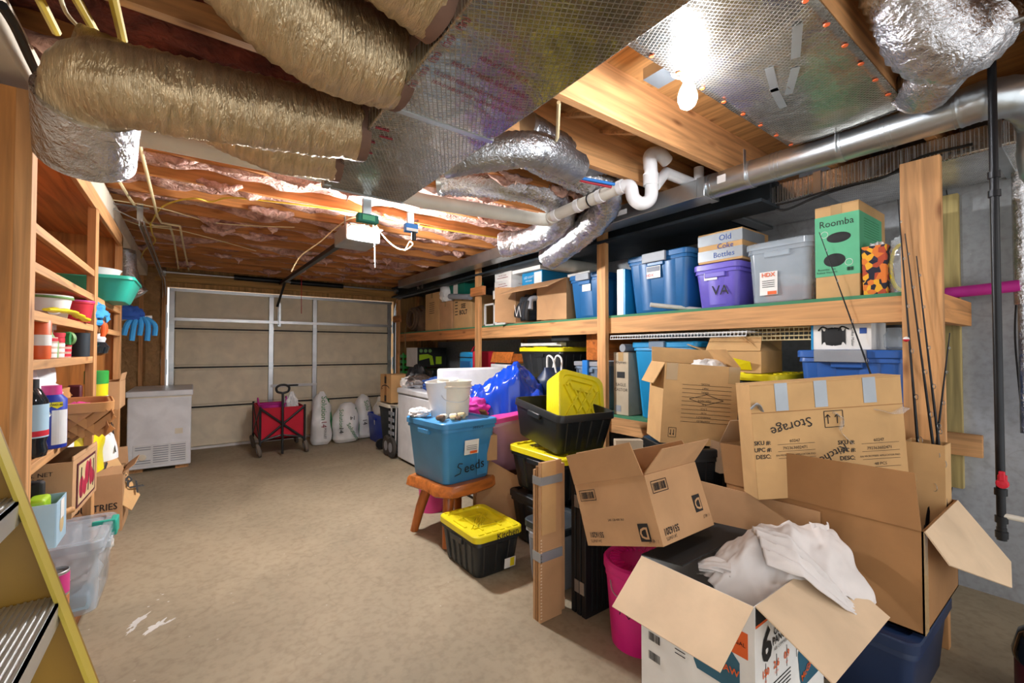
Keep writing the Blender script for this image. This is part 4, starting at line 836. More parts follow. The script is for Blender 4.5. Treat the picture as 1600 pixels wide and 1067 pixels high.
# ---------------------------------------------------------------- left cabinet
CX=-.43; CB=-.86
def YL(u,X=CX): return P(u,546,X=X).y
cb=thing('wooden_cabinet','tall open wooden shelf cabinet along the left wall','cabinet',(-.64,3.2,0))
Y0,Y1,Y2=2.10,3.30,4.38
MB().box(CB,CX-.04,Y0-.02,Y0,0,2.17).obj('side_panel','wzo',cb,W=True,smooth=0); MB().box(CB,CX-.04,Y2-.02,Y2,0,2.17).obj('side_panel','wzo',cb,W=True,smooth=0)
for y in (Y0,Y2-.03): MB().box(CX-.04,CX,y-.022,y+.036,0,2.17).obj('post','wz',cb,W=True,bevel=.002,smooth=0)
MB().box(CX-.035,CX-.0,Y1-.045,Y1+.045,0,2.1).obj('post','wz',cb,W=True,bevel=.002,smooth=0)
MB().box(CB,CX-.004,Y0,Y2,2.15,2.172).obj('top_panel','wyo',cb,W=True,smooth=0); MB().box(CX-.02,CX,Y0,Y2,2.09,2.18).obj('fascia','wy',cb,W=True,bevel=.002)
MB().box(CX-.02,CX,Y0,Y2,0,.1).obj('base_rail','wyo',cb,W=True,bevel=.002); MB().box(CB-.005,CB,Y0,Y2,0,2.15).obj('back_panel','wyo',cb,W=True,smooth=0)
SH=[1.75,1.617,1.453,1.283,.93,.10]
for i,zz in enumerate(SH):
    y1=Y2 if i in (1,2,4,5) else Y1+.03
    MB().box(CB,CX-.022,Y0+.002,y1-.022,zz-.02,zz).obj('shelf','wyo',cb,W=True,smooth=0)
    MB().box(CX-.022,CX-.003,Y0+.04,Y1-.05,zz-.032,zz+.002).obj('shelf_edge','wy',cb,W=True,bevel=.002)
    if y1==Y2: MB().box(CX-.022,CX-.003,Y1+.05,Y2-.04,zz-.032,zz+.002).obj('shelf_edge','wy',cb,W=True,bevel=.002)
def at(u,zz,X=-.5): return V((X,P(u,546,X=X).y,zz))
# shelf 1.617: teal basin with bowl
q=at(140,SH[1]+.002,-.46); 
t=thing('teal_basin','teal plastic basin sticking out of the left cabinet','basin',(-.47,3.78,SH[1]+.004))
tote_mb(.36,.5,.15,.74,r=.06,rim=.02).obj('basin','teal',t,smooth=35)
t=thing('white_bowl','translucent white bowl nested in the teal basin','bowl',(-.5,3.72,SH[1]+.06)); MB().lathe([(.06,0),(.1,.06),(.13,.14),(.135,.145),(.128,.14),(.09,.06),(.05,.01)],28).obj('bowl','whitec',t)
# shelf 1.453
z=SH[2]+.003
t=thing('white_pail','white pail at the near end of the third cabinet shelf','pail',at(68,z,-.52)); MB().lathe([(.07,0),(.085,.085),(.09,.087),(.09,.1),(.084,.1),(.07,.01)],26).obj('pail','whitec',t); MB().lathe([(.091,.085),(.093,.09),(.091,.095)],26,c0=False,c1=False).obj('rim','greenl',t)
t=thing('white_carton','small white carton behind the red tub','box',(-.66,2.75,z)); MB().box(-.07,.07,-.12,.12,0,.13).obj('body','paper',t,bevel=.003)
t=thing('red_tub','crimson plastic tub with white rim on the third cabinet shelf','tub',at(116,z,-.47)); MB().lathe([(.055,0),(.068,.09),(.072,.092),(.072,.10),(.066,.10),(.05,.01)],26).obj('tub','red',t); MB().lathe([(.0,.100),(.073,.100),(.073,.107),(.0,.107)],26).obj('lid','pinkt',t)
tag(crump_mb(at(140,z,-.47),(.14,.3,.14),.3,3,14).obj('blue_cloth','clothsky'),'crumpled sky blue cloth beside the red tub','cloth')
a=[P(u,v,X=-.425) for u,v in ((72,487),(90,488),(110,490),(122,496),(133,502))]
t=tag(MB().tube(smoothpath([p+V((0,0,.008)) for p in a],6),[.012,.014,.016,.018,.02]*5,12,squash=.5,f=lambda i,j,p:1+.35*noise.noise(p*60)).obj('yellow_glove','yel'),'yellow rubber glove draped over the third shelf edge','glove')
t=thing('orange_gloves','orange and black gloves hanging beside the middle cabinet post','gloves',P(158,512,X=-.42)); 
for k in range(4): MB().tube(smoothpath([(0,.02*k-.03,.05),(.012,.03*k-.03,.01),(.01,.035*k-.02,-.05+.01*k)],5),.011,8).obj('finger','orange',t)
crump_mb((0,0,.02),(.04,.1,.06),.2,3,4).obj('cuff','dark',t)
# shelf 1.283
z=SH[3]+.003
def bottle(nm,label,loc,prof,m,cap,lab=None,cat='bottle',capm='orange'):
    t=thing(nm,label,cat,loc); MB().lathe(prof,24).obj('body',m,t)
    if cap: MB().lathe(cap,20).obj('cap',capm,t)
    if lab: MB().lathe([(lab[0],lab[1]),(lab[0],lab[2])],24,c0=False,c1=False).obj('label',lab[3],t)
    return t
bottle('orange_can','orange bug spray can at the near end of the fourth shelf',at(61,z,-.46),[(.03,0),(.032,.01),(.032,.14),(.022,.155)],'orange',[(.024,.15),(.024,.17),(.018,.18),(.001,.18)],(.0325,.05,.09,'paper'),'spray can','canw')
t=thing('spray_bottle','pale green trigger spray bottle behind the orange can','bottle',at(73,z,-.5)); MB().lathe([(.036,0),(.036,.07),(.018,.1),(.015,.12)],22).obj('body','greenl',t); MB().box(-.02,.02,-.012,.05,.12,.145).box(-.012,.012,.03,.045,.08,.125).obj('trigger','paper',t,bevel=.003)
t=thing('green_jar','jar with a round green lid lying on its side','jar',at(90,z+.085,-.48)); MB().lathe([(.026,-.05),(.028,.04)],20,M=Matrix.Rotation(R(90),4,'Y')).obj('jar','inkg',t); MB().lathe([(.001,.04),(.032,.04),(.032,.055),(.0,.056)],20,M=Matrix.Rotation(R(60),4,'Z')@Matrix.Rotation(R(90),4,'Y')).obj('lid','greenl',t)
g='fish cans stacked on the fourth cabinet shelf'
for r in range(5):
    for c in range(3):
        if r==4 and c==0: continue
        t=thing('flat_can','small flat can, %s of the %s column'%(('bottom','second','third','fourth','topmost')[r],('near','middle','far')[c]),'can',(-.5+.008*c,2.62+.085*c+.004*r,z+.022*r),0,g)
        MB().lathe([(.04,0),(.04,.021),(.037,.021),(.036,.019)],20).obj('can','canw' if r<3 else ('red' if c else 'canw'),t); MB().lathe([(.0405,.004),(.0405,.017)],20,c0=False,c1=False).obj('label','paper' if r<3 and c<2 else 'red',t)
bottle('dark_can','plain dark grey can beside the flat fish cans',at(124,z,-.47),[(.04,0),(.04,.12),(.037,.122),(.036,.118)],'ibeam',None,None,'can')
t=thing('black_headlamp','black and white rounded appliance at the middle cabinet post','appliance',at(150,z+.0,-.46)); MB().lathe([(.02,0),(.05,.015),(.06,.05),(.04,.08),(.01,.085)],24,M=Matrix.Diagonal((1,1.9,1,1))).obj('shell','glassy',t); MB().lathe([(.035,.07),(.045,.1),(.03,.13),(.001,.135)],20).obj('top','white',t); MB().tube(smoothpath([(0,.04,.08),(0,.09,.12),(0,.04,.14)],4),.008,6).obj('handle','blackp',t)
# shelf .93
z=SH[4]+.003
t=bottle('black_bottle','black bottle with pale blue label at the near end of the fifth shelf',V((-.475,2.32,z)),[(.045,0),(.05,.02),(.044,.05),(.05,.07),(.05,.2),(.03,.24),(.022,.25)],'glassy',[(.024,.248),(.024,.28),(.001,.28)],(.0505,.07,.19,'skyb'),'bottle','dark')
MB().lathe([(.0508,.075),(.0508,.095)],24,c0=False,c1=False).obj('label_band','red',t)
t=bottle('blue_spray_can','blue and yellow spray can with hot pink cap on the fifth shelf',V((-.45,2.49,z)),[(.045,0),(.046,.004),(.046,.19),(.03,.21),(.03,.215)],'royal',[(.031,.21),(.029,.245),(.001,.246)],None,'spray can','pinkt')
b=MB(); 
for k in range(8):
    a0=R(-78+9*k); a1=R(-78+9*(k+1)); b.add([(.0468*math.cos(a0),.0468*math.sin(a0),.015),(.0468*math.cos(a1),.0468*math.sin(a1),.015),(.0468*math.cos(a1),.0468*math.sin(a1),.15),(.0468*math.cos(a0),.0468*math.sin(a0),.15)],[(0,1,2,3)])
b.obj('label','white',t)
fx=((.74,.67,0),(0,0,1))
for ang in (-60,-100):
    x,y=.0475*math.cos(R(ang)),.0475*math.sin(R(ang)); fr=((-math.sin(R(ang)),math.cos(R(ang)),0),(0,0,1))
    MB().add([(-.016,.012,0),(.016,.012,0),(.017,-.004,0),(0,-.014,0),(-.017,-.004,0),(-.016,.012,.001),(.016,.012,.001),(.017,-.004,.001),(0,-.014,.001),(-.017,-.004,.001)],[(0,1,2,3,4),(9,8,7,6,5),(0,5,6,1),(1,6,7,2),(2,7,8,3),(3,8,9,4),(4,9,5,0)]).xf(fmat(fr,(x,y,.17),0,.0)).obj('shield','yel',t)
    text(t,'WD-40',.0105,fr,(x,y,.171),'ink',bold=.02,off=.002)
t=tag(crump_mb((-.62,2.62,z),(.34,.7,.36),.3,2.8,31).obj('plastic_bags','whitebag'),'heap of crumpled white plastic bags at the back of the fifth shelf','plastic bags')
tag(crump_mb((-.56,2.42,z),(.12,.14,.28),.3,3,32).obj('white_cloth','clothw'),'white cloth wedged behind the black bottle','cloth')
bottle('red_capped_bottle','white bottle with a crimson cap behind the blue spray can',V((-.58,2.56,z)),[(.035,0),(.04,.16),(.02,.2)],'white',[(.025,.19),(.03,.24),(.001,.24)],None,'bottle','red')
tag(MB().box(-.83,-.62,2.3,2.75,z,z+.3).obj('grey_board','cardg',bevel=.02),'pale grey plastic panel at the back of the fifth shelf','panel')
def basket(label,loc,L,W,H,rz,m,handle=False):
    t=thing('splint_basket',label,'basket',loc,rz)
    tote_mb(L,W,H,.72,r=.05,rim=.02).obj('inner_wall','wickerd',t,smooth=35)
    # woven splints on each side
    for sd in range(4):
        wd=(W if sd%2 else L); off=(L if sd%2 else W)/2
        n=max(3,int(wd/.055)); 
        for k in range(n):
            for sg in (-1,1):
                x0=-wd*.36+k*wd*.72/(n-1); x1=x0+sg*H*.75
                p0=V((x0,-(off*.72)-.006,.006)); p1=V((x1*1.05,-(off*.97)-.006,H-.03))
                if abs(x1)>wd*.5: 
                    k2=(wd*.5-abs(x0))/(abs(x1)-abs(x0)+1e-6); 
                    if k2<.15: continue
                    p1=p0.lerp(p1,min(1,k2))
                Mr=Matrix.Rotation(R(90*sd),4,'Z'); lift=V((0,-.002*(1 if (k+(sg>0))%2 else 0),0))
                MB().bar(Mr@(p0+lift),Mr@(p1+lift),.032,.0025,Mr@V((0,-1,.3))).obj('splint',m,t)
    MB().loft([[(x,y,z_) for x,y in rrect(L+.016+e,W+.016+e,.055)] for z_,e in ((H-.04,0),(H,.004),(H+.002,-.006),(H-.01,-.016))],False,False).obj('rim','wickerm',t)
    if handle: MB().tube(smoothpath([(0,-W/2,H-.03),(0,-W/2+.02,H+.08),(0,0,H+.14),(0,W/2-.02,H+.08),(0,W/2,H-.03)],6),.009,8,squash=.4).obj('handle','hose',t)
    return t
basket('small woven splint basket with arched handle behind the larger basket',(-.60,2.95,z+.07),.2,.32,.13,0,'wickerm',True)
basket('larger woven splint basket sticking out over the fifth shelf edge',(-.42,2.80,z+.005),.22,.36,.15,8,'wickerm')
tag(crump_mb((-.43,2.80,z+.07),(.14,.24,.07),.3,3,5).obj('bright_wrappers','pinkt'),'pink and yellow wrappers lying inside the larger basket','wrappers')
t=bottle('wipes_canister','yellow canister of wipes with green lid beyond the middle cabinet post',V((-.45,3.50,z)),[(.05,0),(.052,.005),(.052,.19)],'yel',[(.054,.19),(.054,.262),(.05,.266),(.001,.266)],(.053,.03,.12,'paper'),'canister','green')
bottle('orange_capped_bottle','orange capped bottle next to the wipes canister',V((-.48,3.66,z)),[(.03,0),(.03,.16),(.02,.17)],'white',[(.026,.17),(.026,.22),(.001,.22)],None,'bottle','orange')
carton('small plain carton at the far end of the fifth cabinet shelf',(-.46,3.98,z),.16,.3,.18,0,'card',flaps={'-x':(80,.05),'+x':(100,.05)})
tag(MB().box(-.56,-.50,3.42,3.46,z,z+.19).obj('patterned_tin','maroon',bevel=.01),'small patterned tin behind the wipes canister','tin')
# below: tubs and bags between shelf .93 and floor, on hidden lower boards
z=.64
MB().box(CB,CX-.02,Y0+.002,Y2-.022,z-.02,z).obj('shelf','wyo',cb,W=True,smooth=0)
z+=.002
t=carton('open fruit carton with red apple pictures hanging out of the cabinet',(-.515,2.62,.662),.30,.54,.215,0,'card',flaps={'+x':(85,.015)},name='fruit_box',rot=(R(-3),0,0))
b0=.1515
MB().box(b0,b0+.0015,-.2,.2,.02,.195).obj('picture_border','maroon',t,smooth=0); MB().box(b0+.0015,b0+.002,-.18,.18,.03,.185).obj('picture','sand',t,smooth=0)
for k,(y,zz,r) in enumerate(((-.12,.09,.045),(.0,.13,.05),(.09,.1,.04),(.06,.15,.03),(-.05,.08,.035),(.14,.09,.03))): MB().lathe([(.0,0),(r,0),(r*.9,.0015),(.0,.002)],18,M=Matrix.Rotation(R(90),4,'Y')).xf(Matrix.Translation((b0+.002,y,zz))).obj('printed_apple','apple',t)
for y in (-.14,.02,.13): MB().bar((b0+.0035,y,.05),(b0+.0035,y+.01,.17),.008,.001,(1,0,0)).obj('printed_ladder','ink',t)
for x,zz,r in ((-.03,.12,.055),(.04,.06,.06),(-.1,.08,.04)): MB().lathe([(.0,0),(r,0),(r,.001),(.0,.002)],22,M=Matrix.Rotation(R(90),4,'X')).xf(Matrix.Translation((x,-.2705,zz))).obj('printed_apple','apple',t)
text(t,'25 LBS. NET\nAPPLES',.022,'-y',(.04,-.27,.165),'ink')
t=bottle('white_jug','white jug with blue band behind the fruit carton',V((-.55,3.15,z)),[(.06,0),(.065,.02),(.065,.24),(.03,.29)],'whitec',[(.03,.29),(.03,.32),(.001,.32)],(.0655,.05,.09,'royal'),'jug','whitec')
t=bottle('white_canister','second white container with blue base near the white jug',V((-.62,3.0,z)),[(.06,0),(.065,.02),(.065,.24),(.05,.26)],'white',[(.05,.26),(.05,.28),(.001,.28)],(.0655,.03,.08,'royal'),'jug','white')
t=thing('yellow_sack','bright yellow printed sack behind the middle cabinet post','bag',(-.5,3.42,z)); blob_mb([(0,0,0,.1,.16),(0,0,.14,.1,.17),(0,0,.28,.07,.15),(0,0,.34,.02,.13)],amp=.015,seed=7).obj('sack','yel',t); text(t,'Sun Ground',.03,((.3,-1,0),(0,0,1)),(.11,.02,.2),'ink')
t=thing('grey_pouch','black and white printed pouch leaning beyond the yellow sack','bag',(-.47,3.72,z)); blob_mb([(0,0,0,.09,.12),(0,0,.15,.08,.12),(0,0,.26,.02,.09)],amp=.015,seed=9).obj('pouch','white',t); MB().bar((.095,-.08,.05),(.05,.08,.25),.012,.004,(1,0,0)).bar((.09,-.02,.03),(.06,.1,.2),.008,.004,(1,0,0)).obj('dark_stripe','ink',t)
tag(crump_mb((-.47,3.55,.102),(.2,.3,.2),.3,3,41).obj('papers','paper'),'loose crumpled white papers above the wide flat carton','papers')
# NEY INDUSTRIES carton
t=carton('wide low carton with italic black lettering under the fruit carton',(-.60,4.14,.102),.46,.36,.38,0,'card',flaps={'+y':(100,.12),'-y':(8,.17),'+x':(140,.08),'-x':(70,.1)},name='parts_box')
text(t,'RNEY INDUSTRIES',.062,'-y',(.0,-.18,.17),'ink',bold=.012,sx=.82)
t=thing('torn_carton','folded carton piece with jagged black lettering leaning on the wide low carton','cardboard',(-.40,4.0,.49))
qq=[P(156,768,Y=3.98),P(206,797,Y=3.98),P(219,773,Y=4.10),P(174,700,Y=4.22)]; MB().panel(qq,.005).obj('sheet','card2',t,W=True,smooth=0)
ex=(qq[1]-qq[0]).normalized(); nn=(qq[1]-qq[0]).cross(qq[3]-qq[0]).normalized(); text(t,'WERX',.10,(ex,nn.cross(ex)),(qq[1]+qq[3])/2+nn*.004,'ink',bold=.02,W=True)
tag(MB().tube([P(84,806,X=-.40),P(113,796,X=-.36)],.012,12).obj('wooden_dowel','wy'),'round wooden dowel end poking out below the fruit carton','dowel')
t=thing('milk_carton','pale blue printed paper carton with green inside beside the ladder','carton',(-.42,2.215,.645)); 
MB().loft([[(x,y,0) for x,y in rrect(.10,.15,.003,1)],[(x,y,.15) for x,y in rrect(.10,.15,.003,1)]],True,False).obj('carton','skyb',t,solid=.002,smooth=0); MB().box(-.03,.02,-.06,.03,.1,.165).obj('green_contents','lime',t,bevel=.01); MB().box(-.045,.0,.02,.06,.1,.21).obj('dark_contents','dark',t,bevel=.01)
MB().box(.0515,.0525,-.02,.03,.08,.145).obj('printed_stripe','paper',t,smooth=0); MB().lathe([(.0,0),(.03,0),(.0,.001)],18,M=Matrix.Rotation(R(90),4,'Y')).xf(Matrix.Translation((.0515,0,.06))).obj('printed_circle','sand',t)
tag(MB().box(-.70,-.44,2.15,2.42,.10,.30).obj('shoe_box','cardd',bevel=.003),'brown box below the pale blue carton','box')
# clear tote bottom left
t=tote('clear tote of folded white cloths bulging out at the cabinet foot',(-.50,3.0,.102),.34,.44,.32,0,'clear','clear',ribs=(0,0),pattern=False,taper=.9)
crump_mb((.0,.02,.02),(.26,.36,.2),.2,2.5,51).obj('contents','whitebag',t); crump_mb((.02,-.1,.12),(.2,.22,.14),.25,3,52).obj('contents','clothw',t); MB().box(.02,.13,-.2,-.08,.02,.1).obj('blue_packet','skyb',t,bevel=.01)
MB().box(.165,.195,.06,.16,.26,.34).obj('latch','teal',t,bevel=.006); MB().box(.1,.19,.05,.07,.325,.345).obj('latch_arm','teal',t,bevel=.003)
t=bottle('pink_can','open tin can with magenta label beside the ladder',V((-.45,2.6,.302)),[(.045,0),(.045,.1),(.042,.102),(.041,.09),(.0,.089)],'steel',None,(.0457,.01,.09,'pinkt'),'can')
tag(MB().box(-.60,-.42,2.50,2.70,.101,.30).obj('small_crate','wyo',bevel=.004),'wooden block holding the open tin can by the ladder','crate')
# tools hanging beyond the cabinet
t=thing('blue_hanging_gloves','blue gloves and tool handles hanging on the wall beyond the cabinet','gloves',P(214,500,Y=4.9))
for k in range(5): MB().tube(smoothpath([(.02*k-.02,0,.02),(.045*k-.06,-.03,-.04),(.05*k-.08,-.02,-.13-.015*(k%2)*3)],5),.02,8).obj('finger','clothsky',t)
crump_mb((-.06,0,.0),(.2,.12,.12),.3,3,61).obj('cuff','clothb',t); MB().tube([(-.3,0,-.2),(.05,0,.0)],.012,8).tube([(-.3,0,-.02),(.1,0,.03)],.014,8).obj('tool_handle','pvcw',t)
flex('flexible_duct','small grey insulated duct curving down the wall beyond the cabinet',[P(197,395,Y=5.2),P(200,425,Y=5.2),P(208,447,Y=5.2),P(222,462,Y=5.2)],.07,'foil',14,None)
# step ladder
t=thing('step_ladder','yellow fibreglass step ladder with aluminium treads at the lower left','ladder',(-.15,.6,0))
YR=.86; a=P(132,1012,Y=YR); c=P(0,672,Y=YR); d=(c-a).normalized(); e=a-d*(a.z/d.z); top=a+d*1.1; n=V((d.z,0,-d.x))
if n.x>0: n=-n
b=MB().add([e,e+n*.085,top+n*.085,top]+[q_+V((0,.006,0)) for q_ in (e,e+n*.085,top+n*.085,top)],[(3,2,1,0),(4,5,6,7),(0,1,5,4),(1,2,6,5),(2,3,7,6),(3,0,4,7)])
b.obj('rail_web','ladder',t,W=True,smooth=0)
for off,wd in ((0,.004),(.081,.004)): 
    p0=e+n*off; p1=top+n*off
    MB().add([p0,p0+n*wd,p1+n*wd,p1]+[q_+V((0,-.028,0)) for q_ in (p0,p0+n*wd,p1+n*wd,p1)],[(0,1,2,3),(7,6,5,4),(0,4,5,1),(1,5,6,2),(2,6,7,3),(3,7,4,0)]).obj('rail_flange','laddery',t,W=True,smooth=0)
b=MB().add([e-V((0,.42,0)),e+n*.085-V((0,.42,0)),top+n*.085-V((0,.42,0)),top-V((0,.42,0))]+[q_-V((0,.426,0)) for q_ in (e,e+n*.085,top+n*.085,top)],[(3,2,1,0),(4,5,6,7),(0,1,5,4),(1,2,6,5),(2,3,7,6),(3,0,4,7)]); b.obj('rail_web','ladder',t,W=True,smooth=0)
for (u,v) in ((93,930),(38,775),(130,1130),(0,640)):
    s0=P(u,v,Y=YR); 
    pr=(s0-a).dot(d); s0=a+d*pr
    b=MB().box(-.078,.0,-.415,-.002,-.004,0).box(-.003,0,-.415,-.002,-.03,0).box(-.078,-.075,-.415,-.002,-.03,0)
    for k in range(12): b.box(-.074+.0062*k,-.0715+.0062*k,-.414,-.003,0,.0018)
    b.xf(Matrix.Translation(s0)); b.obj('tread','alum',t,W=True)
for (u,v) in ((95,935),(42,782)):
    s0=P(u,v,Y=YR); MB().tube([s0+V((-.012,-.03,.0)),s0+V((-.012,-.034,.0))],.004,10).obj('rivet','steel',t,W=True)
# ---------------------------------------------------------------- by the garage door
t=thing('chest_freezer','small white chest freezer standing end-on beyond the left cabinet','freezer',(-.28,6.6,0))
MB().box(-.27,.28,-.45,.45,.04,.80).obj('body','appl',t,bevel=.012); MB().box(-.285,.295,-.465,.45,.812,.875).obj('lid','appl',t,bevel=.012); MB().box(-.265,.275,-.445,.44,.798,.815).obj('gasket','creamw',t)
MB().box(-.22,.24,-.456,-.449,.07,.30).obj('vent_plate','white',t,bevel=.002)
for c in range(3):
    for k in range(8):
        if c==0 and 1<k<6: continue
        MB().box(-.20+.15*c,-.07+.15*c,-.4605,-.456,.10+.024*k,.108+.024*k).obj('vent_slot','greyp',t,smooth=0)
MB().lathe([(.0,0),(.035,0),(.03,.012),(.0,.014)],20,M=Matrix.Rotation(R(90),4,'X')).xf(Matrix.Translation((-.14,-.456,.165))).obj('dial','creamw',t); sticker(t,'-y',(.17,-.45,.42),.07,.06,'creamw')
for x in (-.2,.2): MB().box(x-.06,x+.06,-.4,.4,0,.04).obj('wood_runner','wy',t)
# wagon
t=thing('folding_wagon','red folding garden wagon with black frame in front of the garage door','wagon',(.92,6.45,0))
wx0,wx1,wy0,wy1,wz0,wz1=-.24,.26,-.28,.45,.2,.60
MB().box(wx0,wx1,wy0,wy0+.01,wz0,wz1).box(wx0,wx1,wy1-.01,wy1,wz0,wz1).box(wx0,wx0+.01,wy0,wy1,wz0,wz1).box(wx1-.01,wx1,wy0,wy1,wz0,wz1).box(wx0,wx1,wy0,wy1,wz0,wz0+.02).obj('fabric_tub','redw',t)
b=MB()
for sg in (-1,1): b.tube([(wx0 if sg<0 else wx1,wy0-.02,wz0-.02),(wx1 if sg<0 else wx0,wy0-.02,wz1)],.014,8)
for a,c in (((wx0,wy0),(wx0,wy1)),((wx1,wy0),(wx1,wy1))):
    b.tube([(a[0],a[1]-.02,wz0),(c[0],c[1],wz1)],.012,8).tube([(a[0],a[1]-.02,wz1),(c[0],c[1],wz0)],.012,8)
for x in (wx0,wx1):
    for y in (wy0-.02,wy1): b.tube([(x,y,.14),(x,y,wz1+.02)],.013,8)
b.tube([(wx0,wy0-.02,wz0),(0,wy0-.03,wz0+.06),(wx1,wy0-.02,wz0)],.012,8); b.obj('frame','blackp',t)
b=MB().tube([(0,wy0-.06,.03),(0,wy0-.05,.78)],.014,10); b.tube(smoothpath([(0,wy0-.05,.78),(-.06,wy0-.05,.80),(-.07,wy0-.05,.85),(-.03,wy0-.05,.88),(.03,wy0-.05,.88),(.07,wy0-.05,.85),(.06,wy0-.05,.80),(0,wy0-.05,.78)],5),.014,8); b.obj('pull_handle','blackp',t)
for x in (wx0-.01,wx1+.02):
    for y in (wy0+.02,wy1-.04):
        w_=MB().lathe([(.03,-.02),(.07,-.022),(.085,-.015),(.088,0),(.085,.015),(.07,.022),(.03,.02)],22,M=Matrix.Rotation(R(78),4,'Y')).xf(Matrix.Translation((x,y,.088))).obj('wheel','tyr',t)
        MB().lathe([(.0,-.025),(.04,-.025),(.04,.025),(.0,.025)],16,M=Matrix.Rotation(R(78),4,'Y')).xf(Matrix.Translation((x,y,.088))).obj('hub','greyp',w_)
t=thing('pink_bucket','hot pink flexible bucket with handles inside the red wagon','bucket',(.84,6.4,.3))
MB().lathe([(.11,0),(.155,.33),(.16,.33),(.15,.32),(.10,.01)],26).obj('bucket','magenta',t)
for s_ in (-1,1): MB().tube(smoothpath([(s_*.15,-.05,.32),(s_*.16,-.03,.40),(s_*.16,.03,.40),(s_*.15,.05,.32)],5),.008,6).obj('handle','magenta',t)
tag(crump_mb((1.06,6.42,.35),(.18,.2,.38),.3,3,71).obj('white_parcel','whitebag'),'white plastic parcel standing in the red wagon beside the pink bucket','parcel')
def sack(label,x,y,wd,dp,h,seed,texts,lean=(0,0)):
    t=thing('growing_mix_sack',label,'sack',(x,y,0),0,'sacks standing by the garage door')
    a,c=wd/2,dp/2
    rings=[(0,0,0.01,a*.8,c*.7),(0,0,.06,a,c),(0,0,h*.4,a*1.02,c*1.05),(lean[0]*.5,lean[1]*.5,h*.7,a*.86,c*.8),(lean[0],lean[1],h*.93,a*.5,c*.35),(lean[0]*1.3,lean[1]*1.2,h,a*.22,c*.12)]
    s=blob_mb(rings,amp=.02,fr=7,seed=seed,p=2.8).obj('sack','sackw',t,smooth=180)
    MB().loft([[(sx*a*k+lx,c*.1+dy*2.5,z) for sx,dy in ((.88,-.025),(1.06,-.012),(1.06,.012),(.88,.025),(.7,0))] for z,k,lx in ((.06,1,0),(h*.4,1.02,0),(h*.68,.86,lean[0]*.5),(h*.86,.64,lean[0]*.8))],True,True).obj('green_side','inkg',t)
    for tt,sz,px,pz,m,rl in texts: text(t,tt,sz,((1,0,0),(0,.0,1)),(px,-c*1.09-.012,pz),m,roll=rl,off=.004)
sack('tallest white and green sack, nearest the red wagon',1.47,6.55,.27,.24,.74,1,(('Solution',.10,-.0,.52,'inkg',-90),('14',.10,.0,.30,'inkr',-90),('POULET',.04,.02,.17,'ink',-90)))
sack('wide slumped white and green sack, middle one of the group',1.79,6.52,.36,.26,.56,2,(('Solution',.08,-.10,.36,'inkg',-90),('14',.09,-.10,.2,'ink',-90),('14',.08,.06,.36,'ink',180),('Solution',.08,.06,.17,'inkg',-60)),(.03,0))
sack('white and green sack tied at the neck, beside the blue bin',2.10,6.66,.26,.22,.66,3,(('Solu',.09,.0,.5,'inkg',-75),('14',.09,-.03,.26,'ink',-85)),(-.02,0))
t=tote('royal blue open plastic bin beside the sacks',(2.27,6.22,0),.32,.66,.40,0,'royal',None,cat='bin',ribs=(0,0),name='blue_bin'); 
t=thing('folded_newspapers','bundle of printed paper and plastic bags stuffed in the blue bin','papers',(2.26,6.25,.1)); crump_mb((0,0,0),(.26,.52,.5),.25,3,81).obj('bundle','paper',t)
t=thing('trash_can','dark grey wheeled trash can with beige lid near the freezers','trash can',(2.24,5.60,0))
tote_mb(.44,.46,.60,.78,r=.06,rim=.04).obj('body','ibeam',t,smooth=35); lid_mb(.46,.48,r=.06,z=.61,pattern=False).obj('lid','creamw',t)
for s_ in (-1,1): MB().lathe([(.0,-.02),(.07,-.02),(.075,0),(.07,.02),(.0,.02)],18,M=Matrix.Rotation(R(90),4,'X')).xf(Matrix.Translation((-.2,s_*.14,.075))).obj('wheel','blackp',t)
t=carton('brown delivery carton with printed curved arrow on the trash can',(2.19,5.60,.64),.3,.34,.36,3,'card2',tapes=False)
MB().box(-.1525,-.1505,-.03,.03,.0,.36).obj('packing_tape','cardd',t,smooth=0); sticker(t,'-x',(-.1515,0,.29),.06,.09,'ink',off=.002); sticker(t,'-x',(-.1515,0,.05),.06,.08,'ink',off=.002)
squiggle(t,'-x',(-.1525,0,.17),[(.13*math.cos(R(a)),.05*math.sin(R(a))) for a in range(20,170,15)],.012); squiggle(t,'-x',(-.1525,0,.17),[(-.13,-.02),(-.125,.012),(-.09,.0)],.01)
t=thing('black_trash_bag','black plastic bin bag slumped behind the brown delivery carton','bag',(2.35,5.28,.64)); crump_mb((0,0,0),(.34,.3,.46),.22,2.6,91).obj('bag','blackp',t)
t=thing('folding_cart','folded luggage cart with black wheels leaning by the white freezer','cart',(1.98,5.26,0))
for k,dy in enumerate((-.05,.10)):
    w_=MB().lathe([(.06,-.018),(.115,-.02),(.13,0),(.115,.02),(.06,.018)],24,M=Matrix.Rotation(R(90),4,'Y')).xf(Matrix.Translation((.0,dy,.13))).obj('wheel','rubber',t); MB().lathe([(.0,-.02),(.06,-.02),(.06,.02),(.0,.02)],18,M=Matrix.Rotation(R(90),4,'Y')).xf(Matrix.Translation((.0,dy,.13))).obj('hub','greyp',w_)
MB().tube([(.03,-.1,.1),(.04,-.1,.62)],.012,8).tube([(.03,.06,.1),(.04,.06,.62)],.012,8).bar((.03,-.12,.62),(.04,.08,.62),.02,.02).obj('frame','alum',t)
for k in range(5): MB().box(.0,.012,-.1,.06,.2+.08*k,.24+.08*k).obj('cross_strap','greyp',t)
